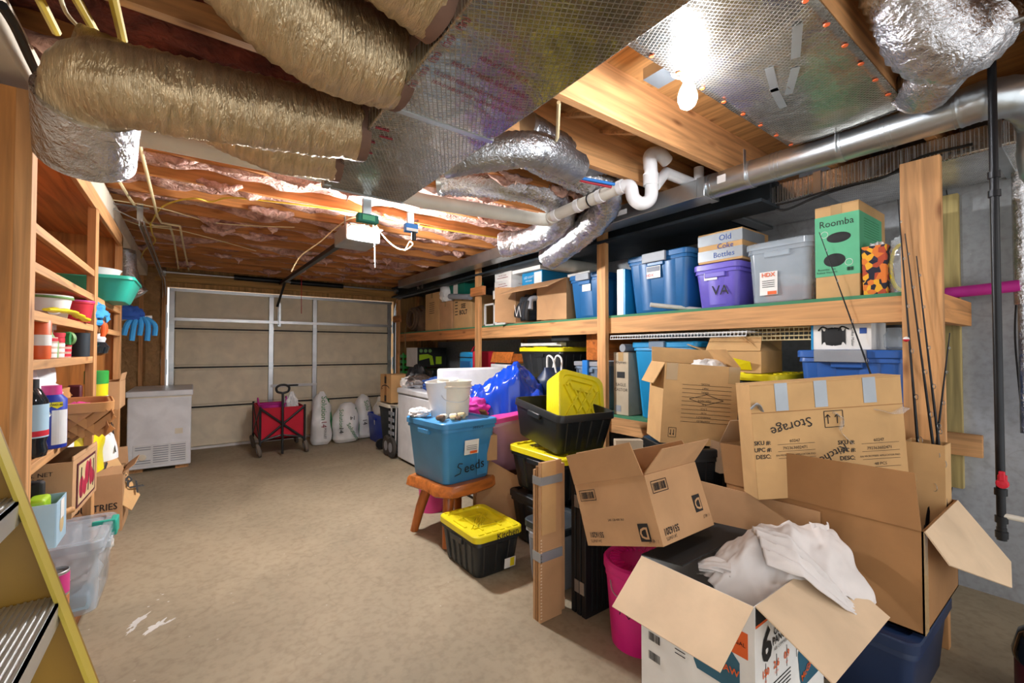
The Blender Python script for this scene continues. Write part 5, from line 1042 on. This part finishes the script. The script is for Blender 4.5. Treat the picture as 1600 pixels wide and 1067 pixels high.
# freezers
t=thing('chest_freezer','long low white chest freezer beside the shelving','freezer',(2.35,4.55,0))
MB().box(-.335,.335,-.55,.56,.03,.79).obj('body','appl',t,bevel=.012); MB().box(-.345,.345,-.56,.57,.80,.865).obj('lid','appl',t,bevel=.015); MB().box(-.33,.33,-.545,.555,.785,.802).obj('gasket','greyp',t)
for x in (-.28,.28): MB().box(x-.03,x+.03,-.5,.5,0,.03).obj('foot','dark',t)
t=thing('chest_freezer','white chest freezer with its lid standing raised beside the blue tarp','freezer',(2.33,3.36,0))
MB().box(-.33,.33,-.42,.40,.03,.80).obj('body','appl',t,bevel=.012); MB().box(-.42,.34,.42,.50,.62,1.14).obj('raised_lid','appl',t,bevel=.02)
for x in (-.28,.28): MB().box(x-.03,x+.03,-.35,.35,0,.03).obj('foot','dark',t)
for k,(x,y,sx,sy,sz,m,nm,lb) in enumerate(((2.22,4.95,.3,.4,.14,'foil','foil_bag','shiny crumpled foil bag on the far end of the low freezer'),(2.28,4.5,.36,.5,.14,'clothb','blue_jacket','blue fabric heap on the low white freezer'),(2.5,4.2,.4,.5,.16,'clothd','dark_jacket','dark fabric heap behind the blue one on the low freezer'),(2.12,5.06,.16,.2,.12,'paper','torn_paper','torn white paper at the corner of the low freezer'))):
    tag(crump_mb((x,y,.867),(sx,sy,sz),.3,3,100+k).obj(nm,m),lb,'clothing' if 'jacket' in nm else 'rubbish')
# stool, seed tote
t=thing('wooden_stool','varnished rustic wooden stool with thick live edge seat','stool',(1.55,2.86,0),8)
pts=[(-.27,-.16),(-.20,-.27),(-.02,-.285),(.14,-.27),(.27,-.2),(.25,.02),(.28,.2),(.1,.27),(-.12,.25),(-.26,.2),(-.24,.0)]
MB().loft([[(x*.94,y*.94,.335) for x,y in pts],[(x*1.02,y*1.02,.35) for x,y in pts],[(x*.99,y*.99,.40) for x,y in pts],[(x*.95,y*.95,.415) for x,y in pts]]).obj('seat','stoolseat',t,smooth=50)
for sx in (-1,1):
    for sy in (-1,1): MB().tube([(sx*.12,sy*.12,.36),(sx*.165,sy*.165,.18),(sx*.20,sy*.20,0)],[.038,.036,.028],14).obj('leg','stool',t)
t=tote('light blue tote marked Seeds with lid, standing on the wooden stool',(1.53,2.85,.416),.45,.50,.40,6,'seedblue','seedblue',ribs=(0,0),pattern=False,taper=.84)
MB().box(.06,.15,-.232,-.225,.03,.33).obj('panel_step','seedblue',t,bevel=.01); 
fs=((1,0,0),(0,-.09,1))
sticker(t,fs,(.0,-.245,.24),.12,.10,'paper',off=.004); text(t,'HDX',.025,fs,(-.03,-.245,.272),'orange',off=.007,bold=.02); sticker(t,fs,(.015,-.245,.205),.06,.018,'orange',off=.006)
for k in range(3): sticker(t,fs,(.0,-.245,.25-.012*k),.09,.003,'ink',name='printed_line',off=.006)
squiggle(t,fs,(.0,-.232,.10),[(-.07,.035),(-.10,.04),(-.11,.02),(-.08,.0),(-.085,-.03),(-.13,-.04)],.006,off=.006); text(t,'eeds',.095,fs,(.03,-.232,.105),'ink',off=.008,roll=6); text(t,'SEEDS',.035,fs,(.05,-.25,.375),'navy',off=.006)
t=thing('white_bucket','dusty white plastic bucket standing on the Seeds tote','bucket',(1.60,2.93,.828))
MB().lathe([(.105,0),(.125,.25),(.13,.25),(.13,.262),(.122,.262),(.10,.01)],30).obj('bucket','creamw',t); MB().lathe([(.126,.21),(.133,.215),(.133,.225),(.127,.23)],30,c0=False,c1=False).obj('band','creamw',t)
MB().tube(smoothpath([(-.128,.02,.215),(-.12,-.09,.13),(.0,-.145,.12),(.1,-.09,.19),(.128,.0,.215)],6),.0025,6).obj('wire_handle','steel',t)
MB().lathe([(.105,0),(.122,.25),(.127,.26),(.12,.26),(.1,.01)],30,M=Matrix.Rotation(R(-7),4,'Y')).xf(Matrix.Translation((-.05,.05,.005))).obj('nested_bucket','white',t)
g='snail shells beside the white bucket'
rd=random.Random(5)
for k in range(9):
    x,y=1.37+rd.random()*.2,2.66+rd.random()*.12; r=.014+.01*rd.random()
    t=tag(MB().tube([V((x+r*.9*math.cos(a*.6)*(1-a/18),y+r*.9*math.sin(a*.6)*(1-a/18),.836+r*.6+a*r*.05)) for a in range(16)],[r*(1-.05*a) for a in range(16)],8).obj('shell',('creamw','sand','hose')[k%3]),('cream','tan','dark brown')[k%3]+' round shell on the Seeds tote lid in front of the white bucket','shell',g)
tag(crump_mb((1.35,3.0,.836),(.15,.14,.06),.3,3,7).obj('paint_rag','clothw'),'crumpled white and blue rag on the left of the Seeds tote lid','rag')
# kitchen tote
t=tote('small black tote with yellow lid marked Kitchen on the floor',(1.47,2.36,0),.32,.45,.24,0,'tote_black','yel',ribs=(3,5))
text(t,'Kitchen',.05,((1,0,0),(0,.0,1)),(.04,-.248,.242),'ink',off=.003,roll=2,bold=.01); fs=((1,0,0),(0,-.1,1)); sticker(t,fs,(.07,-.22,.06),.08,.06,'paper',off=.008); sticker(t,fs,(.085,-.22,.062),.03,.05,'yel',off=.010)
# black tote stack behind
tote('lowest black tote in the stack under the tipped open tote',(2.06,2.26,0),.46,.56,.32,0,'tote_black','tote_black')
tote('black tote with yellow lid under the tipped open tote',(2.06,2.26,.365),.46,.56,.27,0,'tote_black','yel')
t=tote('open black tote holding a stack of yellow lids, tipped toward the camera',(2.07,2.27,.69),.46,.56,.26,0,'tote_black',None,rot=(R(7),R(0),R(-6)),ribs=(4,0))
g='yellow lids stacked on edge in the open black tote'
for k in range(5):
    nrm=Matrix.Rotation(R(-8),4,'Z')@V((0,-.9,.42)); c0=P(905,630,D=3.06)-nrm*.034*k
    M_=Matrix.Translation(c0)@Matrix.Rotation(R(-8),4,'Z')@Matrix.Rotation(R(66),4,'X')@Matrix.Rotation(R(-15),4,'Z')
    t=thing('yellow_lid',('frontmost yellow tote lid with ribbed underside in the open black tote','second yellow lid from the front in the open black tote','middle yellow lid in the stack in the open black tote','second yellow lid from the back in the open black tote','rearmost yellow lid of the stack in the open black tote')[k],'lid',M_.to_translation(),0,g,rot=M_.to_euler())
    b=MB(); h=.035
    def rr(e,zz): return [(x,y,zz) for x,y in rrect(.36+e,.42+e,.06)]
    b.loft([rr(0,-.0),rr(.01,.0),rr(.012,h),rr(.0,h+.004),rr(-.05,h+.002),rr(-.06,h-.012)],True,True).obj('shell','yel',t,smooth=35)
    if k==0:
        zt=h-.008
        for q in range(-2,3):
            for sg in (-1,1):
                c0=V((q*.07-sg*.07,-.15,zt)); c1=V((q*.07+sg*.07,.10,zt)); 
                if abs(c0.x)<.17 and abs(c1.x)<.17: MB().bar(c0,c1,.011,.03).obj('rib','yel',t)
        for a,c in (((-.12,.10),(-.09,.15)),((-.09,.15),(.09,.15)),((.09,.15),(.12,.10)),((-.07,.08),(.07,.08)),((-.07,.08),(-.1,.14)),((.07,.08),(.1,.14))): MB().bar((a[0],a[1],zt),(c[0],c[1],zt),.014,.03).obj('rib','yel',t)
# tarp heap
t=thing('blue_tarp','glossy blue plastic sheeting heaped up to a peak on the freezer','tarp',(2.18,3.12,.80),-36)
def tf(u,v):
    x=-.42+.86*u; y=-.30+.6*v
    e=min(1,8*min(u,1-u,v,1-v)); e=e**.6
    pk=.30*max(0,1-(abs(x-.12)/.30)**1.2-(abs(y-.05)/.5)**2)+.10*math.exp(-(((x+.2)/.2)**2+(y/.3)**2))
    rid=abs(noise.noise(V((x*6+y*4,y*5,2))))*.15+abs(noise.noise(V((x*15,y*11,5))))*.05
    return (x,y+.03*noise.noise(V((x*8,y*8,9))),-.30+e*(.43+pk-rid))
MB().grid(tf,80,56).obj('sheeting','tarp',t,smooth=60); crump_mb((-.25,-.24,-.02),(.28,.12,.14),.3,3,5).obj('purple_fabric','magenta',t)
# translucent pink tote
t=tote('translucent tote with pink lid tilted between the Seeds tote and the open black tote',(2.06,2.88,.40),.44,.42,.40,0,'clearp','pinkt',ribs=(0,0),pattern=False,rot=(0,R(-10),R(-25))); crump_mb((0,0,.02),(.36,.34,.26),.2,3,8).obj('contents','whitebag',t)
carton('brown carton on the floor under the translucent pink tote',(2.1,2.9,0),.48,.44,.36,-10,'card')
t=thing('bentwood_board','curved brown wooden board standing behind the Seeds tote','board',P(757,690,D=3.35)); MB().loft([[(x*.5,y,z) for x,y in rrect(.05,.02,.008)] for z in (0,.1)],True,True).obj('x','stool',t) if False else MB().tube(smoothpath([(-.02,0,-.1),(0,0,.05),(.02,0,.16),(-.02,0,.24)],6),[.05]*19,14,squash=.25).obj('board','cardd',t)
# cardboard between stool and slabs
t=carton('small upright carton right behind the Seeds tote',P(762,716,D=3.2),.10,.14,.18,-15,'card'); 
def sheet(label,q,m,th=.006,name='cardboard_sheet',extra=None):
    t=thing(name,label,'cardboard',V(q[0])*.5+V(q[1])*.5); MB().panel(q,th).obj('sheet',m,t,W=True,smooth=0); return t
t=sheet('flattened brown carton sheet leaning behind the stool legs',[P(735,860,Y=2.68),P(835,905,Y=2.40),P(838,760,Y=2.45),P(752,712,Y=2.75)],'card')
t=sheet('second flattened carton sheet standing behind the Kitchen tote',[P(738,842,Y=2.8),P(835,870,Y=2.66),P(832,775,Y=2.66),P(740,752,Y=2.8)],'card2')
t=tote('narrow grey tote with dark lid behind the folded tall carton',(1.72,1.9,0),.30,.26,.33,0,'greyp','ibeam',ribs=(0,0),pattern=False)
tag(MB().lathe([(.10,0),(.11,.24),(.115,.24),(.1,.24)],24,c=(1.62,3.35,0)).obj('pink_pail','pinkt'),'pink pail glimpsed behind the stool legs','bucket')
t=thing('folded_tall_carton','tall folded brown carton standing on end with grey tape around it','box',(1.44,1.68,0))
for k in range(3): MB().box(-.07,.07,-.032+.02*k,-.018+.02*k,0,.77-.02*k).obj('layer','card' if k!=1 else 'cardd',t,smooth=0)
MB().box(-.062,.03,-.036,-.032,.42,.77).obj('flap','card2',t,smooth=0); MB().box(-.0715,.0715,-.0375,.025,.29,.335).obj('grey_tape','taped',t,smooth=0); MB().box(-.0715,.0715,-.0375,.025,.66,.70).obj('grey_tape','taped',t,smooth=0)
for k in range(26): MB().box(-.07,-.062,-.0375,-.035,.02+.015*k,.026+.015*k).obj('corrugation','cardl',t,smooth=0)
t=thing('folded_narrow_carton','narrow folded brown carton edge between the tall carton and the black panels','box',(1.535,1.70,0)); MB().box(-.018,.018,-.03,.03,0,.74).obj('edge','card',t,bevel=.002)
t=thing('folding_table','black folded panel table standing on end with silver hinges','folding table',(1.76,1.60,0))
for k in range(3):
    MB().box(-.19,.21,-.06+.036*k,-.03+.036*k,0,.72-.01*k).obj('leaf','blackp',t,bevel=.003)
for k in range(9): MB().box(-.15+.037*k,-.14+.037*k,-.064,-.06,.03,.69).obj('groove_rib','dark',t)
for z_ in (.14,.56):
    for k in range(2): MB().box(-.193,-.19,-.05+.036*k,-.02+.036*k,z_-.03,z_+.03).obj('hinge','steel',t)
# ---------------------------------------------------------------- front pile
t=thing('pink_pail_lidded','hot pink lidded bucket with black marker writing beside the compressor carton','bucket',(1.66,1.29,0))
MB().lathe([(.125,0),(.148,.30),(.152,.30),(.152,.345),(.146,.35)],34).obj('bucket','pink',t); b=MB().lathe([(.156,.33),(.160,.335),(.160,.365),(.15,.375),(.14,.372),(.135,.366),(.001,.364)],34)
for k in range(28): b.box(.085,.13,-.004,.004,.366,.373,Matrix.Rotation(2*math.pi*k/28,4,'Z'))
b.obj('lid','pink',t); MB().tube(smoothpath([(-.15,.04,.30),(-.175,.0,.27),(-.165,-.06,.25)],5),.003,6).obj('wire_handle','steel',t)
an=R(205); fr=((-math.sin(an),math.cos(an),0),(0,0,1)); squiggle(t,((math.sin(an)*-1,math.cos(an),0),(0,0,1)),(.149*math.cos(an),.149*math.sin(an),.2),[(-.05,-.02),(-.04,.04),(-.02,.02),(-.035,0),(-.01,-.03),(.0,.0),(.015,.02),(.02,-.02),(.035,0),(.045,.03),(.045,-.03)],.004,off=.003)
# compressor carton
t=carton('white printed air compressor carton with open flaps, nearest to the camera',(1.665,.87,0),.53,.42,.53,0,'paper',flaps={'-x':(215,.22),'-y':(211,.233),'+y':(7,.17)},name='compressor_box')
for ch in [o for o in C.objects if o.parent==t and o.name.startswith('flap')]:
    ch.data.materials.clear(); ch.data.materials.append(MATS['cardl'])
fl=[o for o in C.objects if o.parent==t and o.name.startswith('flap')]; fl[2].data.materials.clear(); fl[2].data.materials.append(MATS['dark']); fl[2]['label']='black flap'
f='-x'; x=-.2655
for k in range(6): sticker(t,f,(x,.14,.475-.02*k),.05,.016,'orange',name='printed_stripe'); sticker(t,f,(x,.09,.475-.02*k),.045,.016,'ink',name='printed_stripe')
for k in range(3): sticker(t,f,(x,.12,.34-.018*k),.07,.004,'inkr',name='printed_line')
bars(t,f,(x,.15,.25),.05,.03); bars(t,f,(x,.15,.18),.05,.03,seed=4)
def tank(face,pos,s=1.0):
    b=MB(); b.loft([[(-.06*s,-.03*s,0),(-.05*s,-.05*s,0),(.05*s,-.05*s,0),(.07*s,-.02*s,0),(.07*s,.03*s,0),(.05*s,.05*s,0),(-.05*s,.05*s,0),(-.07*s,.03*s,0)],[(-.06*s,-.03*s,.0006),(-.05*s,-.05*s,.0006),(.05*s,-.05*s,.0006),(.07*s,-.02*s,.0006),(.07*s,.03*s,.0006),(.05*s,.05*s,.0006),(-.05*s,.05*s,.0006),(-.07*s,.03*s,.0006)]])
    b.xf(fmat(face,pos,0,.001)); b.obj('printed_tank','greyb' if s<.9 else 'tankb',t,smooth=0)
tank(f,(x,-.08,.30),1.2); text(t,'McGRAW',.03,f,(x-.001,-.10,.30),'orange',roll=0,bold=.02,off=.003)

for k in range(7): sticker(t,f,(x,.045,.33-.014*k),.04,.003,'ink',name='printed_line')
f='-y'; y=-.2105
sticker(t,f,(0,y,.50),.52,.055,'dark',name='printed_band'); sticker(t,f,(0,y,.468),.52,.008,'orange',name='printed_band'); text(t,'6',.14,f,(-.19,y,.385),'ink',bold=.03,off=.002)
for k,tt in enumerate(('GALLON','OIL-FREE','PANCAKE')): text(t,tt,.034,f,(-.075,y,.44-.029*k),'ink',bold=.025,off=.002)
text(t,'AIR COMPRESSOR',.015,f,(-.08,y,.355),'ink',off=.002)
for k,(a_,c_) in enumerate((('150','PSI'),('2.6','SCFM'),('0.9','HP'))): text(t,a_,.032,f,(-.20+.075*k,y,.305),'orange',bold=.03,off=.002); text(t,c_,.012,f,(-.20+.075*k,y,.28),'orange',off=.002)
for k in range(4): sticker(t,f,(-.16+.075*(k-.5),y,.30),.002,.07,'ink',name='printed_line')
for k in range(4): sticker(t,f,(-.13,y,.25-.013*k),.22,.003,'ink',name='printed_line')
tank(f,(.15,y,.22),1.6); sticker(t,f,(.12,y,.33),.13,.14,'ibeam',name='printed_motor'); text(t,'McGRAW',.035,f,(.13,y-.001,.20),'orange',bold=.02,off=.003,roll=20)
# orange flame badge on front corner
sticker(t,'-x',(-.2655,-.16,.40),.06,.08,'orange',name='printed_badge',off=.0012); text(t,'6 GAL',.018,'-x',(-.267,-.16,.40),'ink',off=.002)
# white sheet on the carton
t=thing('white_sheet','crumpled white fabric sheet spilling out of the compressor carton','sheet',(1.8,.85,.5))
def cloth_tube(pts,rad,seed,sq=.7,fold=.34):
    q=smoothpath(pts,12); n=len(q); r=[rad[0]]*n
    for i in range(n):
        k=i/(n-1)*(len(rad)-1); j=min(int(k),len(rad)-2); r[i]=rad[j]+(rad[j+1]-rad[j])*(k-j)
    def f(i,j,p):
        a=j/44*2*math.pi
        return 1+fold*noise.noise(V((math.cos(a)*1.9+seed,math.sin(a)*1.9,i*.045)))-.28*abs(noise.noise(V((math.cos(a)*3.4+seed,math.sin(a)*3.4,i*.09))))
    return MB().tube(q,r,44,f=f,squash=sq)
A=P(1105,898,D=1.58); Bp=P(1300,835,D=1.70); rt=CAMR@V((1,0,0)); fw=V((-.45,-.85,0))
def cf(u,v):
    c=A.lerp(Bp,u); w_=.10+.09*math.sin(min(1,u*1.25)*math.pi*.6); a=(v-.42)*2
    z=.075*math.sin(u*math.pi*.95)+.02-(.10+.05*u)*max(0,a)**1.6-.07*max(0,-a)**2
    q=u*5+v*2.4; rid=-.038*abs(noise.noise(V((q*.7,v*1.3,1))))*2-.007*abs(noise.noise(V((u*10+v*5,v*2.2,4))))*2+.004*noise.noise(V((u*14,v*12,2)))
    en=.015*(noise.noise(V((v*6,u*2,7)))) if (u<.05 or u>.95) else 0
    p=c+fw*(a*w_*.85)+V((0,0,z+rid)); return p+rt*(.012*noise.noise(V((u*7,v*7,3)))+en)
MB().grid(cf,90,60).obj('main_fold','clothw',t,W=True,solid=.003,smooth=60)
def c2(u,v):
    pts=[P(1185,850,D=1.60),P(1240,862,D=1.54),P(1290,905,D=1.49),P(1328,945,D=1.475),P(1358,972,D=1.47)]
    k=min(int(u*4),3); f_=u*4-k; c=pts[k].lerp(pts[k+1],f_); w_=(.09,.085,.06,.035,.004)[k]*(1-f_)+(.09,.085,.06,.035,.004)[k+1]*f_
    a=(v-.5)*2; n_=V((-.5,-.3,.3)).normalized()
    return c+V((.62,.55,.35)).normalized()*(a*w_)+V((0,0,.035*(1-a*a)*(1-u)))+V((0,0,1))*(-.035*abs(noise.noise(V((v*4.5+u*1.2,u*1.3,6))))+.006*noise.noise(V((v*18,u*9,1))))
MB().grid(c2,60,30).obj('sleeve','clothw',t,W=True,solid=.003,smooth=60)
def c3(u,v):
    c=P(1278,815,D=1.72).lerp(P(1292,892,D=1.66),u); return c+rt*((v-.5)*.07*(1-.3*u))+V((0,0,0))+(CAMR@V((0,0,1)))*(.03*math.sin(v*3.14)+.02*abs(noise.noise(V((v*6,u*2,3)))))
MB().grid(c3,24,20).obj('hanging_fold','clothw',t,W=True,solid=.003,smooth=60)
cloth_tube([P(1092,885,D=1.62),P(1115,885,D=1.60),P(1140,892,D=1.58)],[.02,.035,.045],9,.7,.5).obj('bunched_end','clothw',t,W=True,smooth=60)
# carton D
L_,W_,H_=.345,.40,.255; Rt=Euler((R(-19),0,0)).to_matrix(); loc=V((1.40,.98,.60))+Rt@V((L_/2,W_/2,0))
t=carton('open brown carton printed 5516201 tipped back over the pink bucket',loc,L_,W_,H_,0,'card',flaps={'-x':(98,.13),'-y':(143,.13),'+y':(70,.14),'+x':(75,.10)},rot=(R(-19),0,0),name='moving_box')
for f,px,sg in (('-x',(-.1725,0),1),('-y',(0,-.20),0)):
    def pt(a,z_): return (-.1725,-a,z_) if f=='-x' else (a,-.20,z_)
    hw=.20 if f=='-x' else .1725
    sticker(t,f,pt(hw-.07,.05 if f=='-x' else .10),.05,.065,'ink',name='logo_square',off=.002); text(t,'D',.06,f,pt(hw-.07,.05 if f=='-x' else .10),'card',roll=180,off=.0035,bold=.02)
    text(t,'5516201',.034 if f=='-y' else .03,f,pt(-hw+.07,.045),'ink',roll=180,bold=.02,off=.002,sx=.8); text(t,'24 UNITS',.016,f,pt(-hw+.06,.02),'ink',roll=180,off=.002); text(t,'1 / 48 LT',.018,f,pt(hw-.035,.02 if f=='-x' else .045),'ink',roll=180,off=.002,sx=.7)
    bars(t,f,pt(-hw+.07,.205),.08,.028,frame=True,off=.002)
    if f=='-x': text(t,'240 128 400 363',.013,f,pt(.0,.10),'ink',off=.002)
t=carton('small flattened tan carton standing behind the open carton',P(982,760,D=2.25),.14,.05,.24,-36,'cardg',tapes=False)
# big carton
t=thing('large_open_carton','very large open brown carton resting on the navy tote','box',(2.38,.76,.31))
bx0,bx1,by0,by1,bz0,bz1=2.10,2.66,.406,1.12,.31,.675
MB().box(bx0,bx0+.006,by0,by1,bz0,bz1).box(bx1-.006,bx1,by0,by1,bz0,bz1).box(bx0,bx1,by0,by0+.006,bz0,bz1).box(bx0,bx1,by1-.006,by1,bz0,bz1).box(bx0,bx1,by0,by1,bz0,bz0+.006).obj('body','cardd',t,W=True)
MB().panel([(bx0,by0+.005,bz1+.002),(bx0,by1,bz1+.002),(bx0-.004,by1+.02,.865),(bx0-.004,by0+.02,.88)],.005).obj('flap','cardd',t,W=True)
MB().panel([(bx0+.004,by0,bz1),(bx1-.004,by0,bz1),(bx1-.02,by0-.15,bz1-.2),(bx0+.34,by0-.17,bz1-.23),(bx0+.02,by0-.06,bz1-.10)],.005).obj('flap','cardl',t,W=True)
MB().box(bx0-.012,bx0-.004,.72,1.28,.36,.655).obj('flap','card',t,W=True)
MB().box(bx0-.001,bx0+.05,by0-.0012,by0-.0002,bz0,bz1).obj('packing_tape','tape_clear',t,W=True,smooth=0); MB().box(bx0-.0065,bx0-.005,.42,.75,.85,.872).obj('packing_tape','tape_clear',t,W=True,smooth=0)
tote('navy tote with lid under the very large open carton',(2.31,.73,0),.54,.62,.275,0,'navy','navy',ribs=(0,0),pattern=False,taper=.92)
# SKU carton
t=carton('brown carton printed SKU and marked Storage with strips of grey tape',(2.29,.77,.69),.655,.12,.50,0,'card2',rot=(0,R(-4),R(-37)),name='storage_box',tapes=False)
f='-y'; y=-.06
MB().box(-.3275,.3275,-.0615,-.06,.374,.377).obj('fold_line','cardd',t,smooth=0)
for x_,h0,h1 in ((-.19,.38,.50),(-.02,.385,.50),(.19,.39,.50)): MB().box(x_-.03,x_+.025,-.0625,-.0605,h0,h1).obj('grey_tape','taped',t,smooth=0)
MB().tube(smoothpath([(-.33,-.07,.40),(-.31,-.085,.42),(-.29,-.075,.39)],4),.018,8,squash=.3).obj('grey_tape','taped',t)
for x0_ in (-.19,.17):
    for k,(a_,c_) in enumerate((('SKU #:','60247'),('UPC #:','792363602471'),('DESC:','RN MICROFIBER APPLICATOR PAD'),('QTY:','48 PCS'),('G.W.:','1.2'))):
        if x0_<0 and k>2: continue
        zz=.225-.034*k if x0_>0 else .245-.03*k
        text(t,a_,.025,f,(x0_-.10,y,zz),'ink',bold=.02,off=.002); text(t,c_,.018 if k!=2 else .011,f,(x0_+.04,y,zz+.002),'ink',off=.002); sticker(t,f,(x0_+.045,y,zz-.011),.16,.0012,'ink',name='printed_line',off=.002)
text(t,'Storage',.06,f,(-.16,y,.31),'ink',roll=192,off=.0025,sx=1.0); text(t,'Kitchen',.05,f,(-.0,y,.175),'ink',roll=205,off=.0025); 
for a_ in ((-.07,.0),(-.03,.0)): squiggle(t,f,(.03,y,.33),[(a_[0]+.04,-.02),(a_[0]+.04,.02),(a_[0]+.03,.008),(a_[0]+.04,.02),(a_[0]+.05,.008)],.004)
squiggle(t,f,(.02,y,.33),[(-.035,-.035),(.045,-.035),(.045,.035),(-.035,.035),(-.035,-.035)],.003)
MB().tube(smoothpath([(.02,-.07,.36),(.05,-.08,.33),(.04,-.075,.28),(.09,-.07,.22)],6),[.02]*12+[.008]*7,10,squash=.2,f=lambda i,j,p:1+.5*noise.noise(p*50)).obj('loose_tape','film',t); MB().tube(smoothpath([(.2,-.068,.36),(.27,-.075,.34),(.32,-.075,.36)],6),.03,10,squash=.12,f=lambda i,j,p:1+.5*noise.noise(p*50)).obj('loose_tape','film',t)
# diamond carton
tote('black tote under the carton with the printed diamond',(2.34,1.40,0),.5,.4,.44,-30,'tote_black','tote_black',pattern=False)
tote('upper black tote under the carton with the printed diamond',(2.34,1.40,.47),.5,.4,.31,-30,'tote_black','tote_black',pattern=False)
t=carton('worn brown carton with printed lines and a diamond, standing on black totes',(2.27,1.42,.81),.40,.26,.43,0,'card2',rot=(0,R(4),R(-38)),name='printed_box',flaps={'-x':(245,.13),'+y':(120,.1),'+x':(50,.12)})
f='-y'; y=-.13
for k in range(10): sticker(t,f,(.03,y,.32-.022*k),.26,.0015,'ink',name='printed_line',off=.0015)
for k,tt in enumerate(('MODEL','PART','SERIAL','','ITEM MADE','C.N','2 PCS','N.W','WARRANTY','ASSEMBLED')): text(t,tt,.014,f,(.02,y,.327-.022*k),'ink',roll=180,off=.002)
squiggle(t,f,(.03,y,.245),[(-.09,0),(0,.028),(.09,0),(0,-.028),(-.09,0)],.0025); squiggle(t,f,(-.14,y,.06),[(-.02,-.025),(.02,-.025),(.02,.025),(-.02,.025),(-.02,-.025)],.002); 
for a_ in (-.008,.008): squiggle(t,f,(-.14,y,.06),[(a_,.015),(a_,-.015),(a_-.005,-.006)],.003)
for x_ in (-.16,.17): MB().box(x_-.03,x_+.03,-.1315,-.1302,.34,.43).obj('packing_tape','tape_clear',t,smooth=0)
tag(crump_mb((2.41,1.38,1.16),(.3,.2,.10),.25,3.5,12).obj('tissue_paper','paper'),'white tissue paper showing along the top of the diamond carton','paper')
t=carton('pale carton flap sticking up between the two big cartons',(2.33,1.20,.68),.22,.08,.16,-25,'cardl',flaps={'-y':(120,.14)},name='pale_box')
t=carton('narrow upright carton holding the fishing rods inside the very large carton',(2.595,.485,.32),.11,.13,.60,0,'card2',flaps={},name='rod_carton')
# canister at the corner
t=thing('shop_vacuum','dark red canister with black domed top at the lower right corner','canister',(2.53,.11,0))
MB().lathe([(.12,0),(.13,.02),(.13,.17),(.125,.18)],30).obj('tank','maroon',t); MB().lathe([(.135,.18),(.137,.2),(.12,.27),(.08,.31),(.001,.32)],30).obj('motor_head','glassy',t); MB().lathe([(.0,0),(.03,0),(.0,.003)],20,M=Matrix.Rotation(R(-70),4,'Y')).xf(Matrix.Translation((-.128,.01,.235))).obj('white_emblem','paper',t)
MB().tube(smoothpath([(-.06,0,.30),(-.03,0,.34),(.03,0,.34),(.06,0,.3)],5),.012,8).obj('handle','blackp',t)
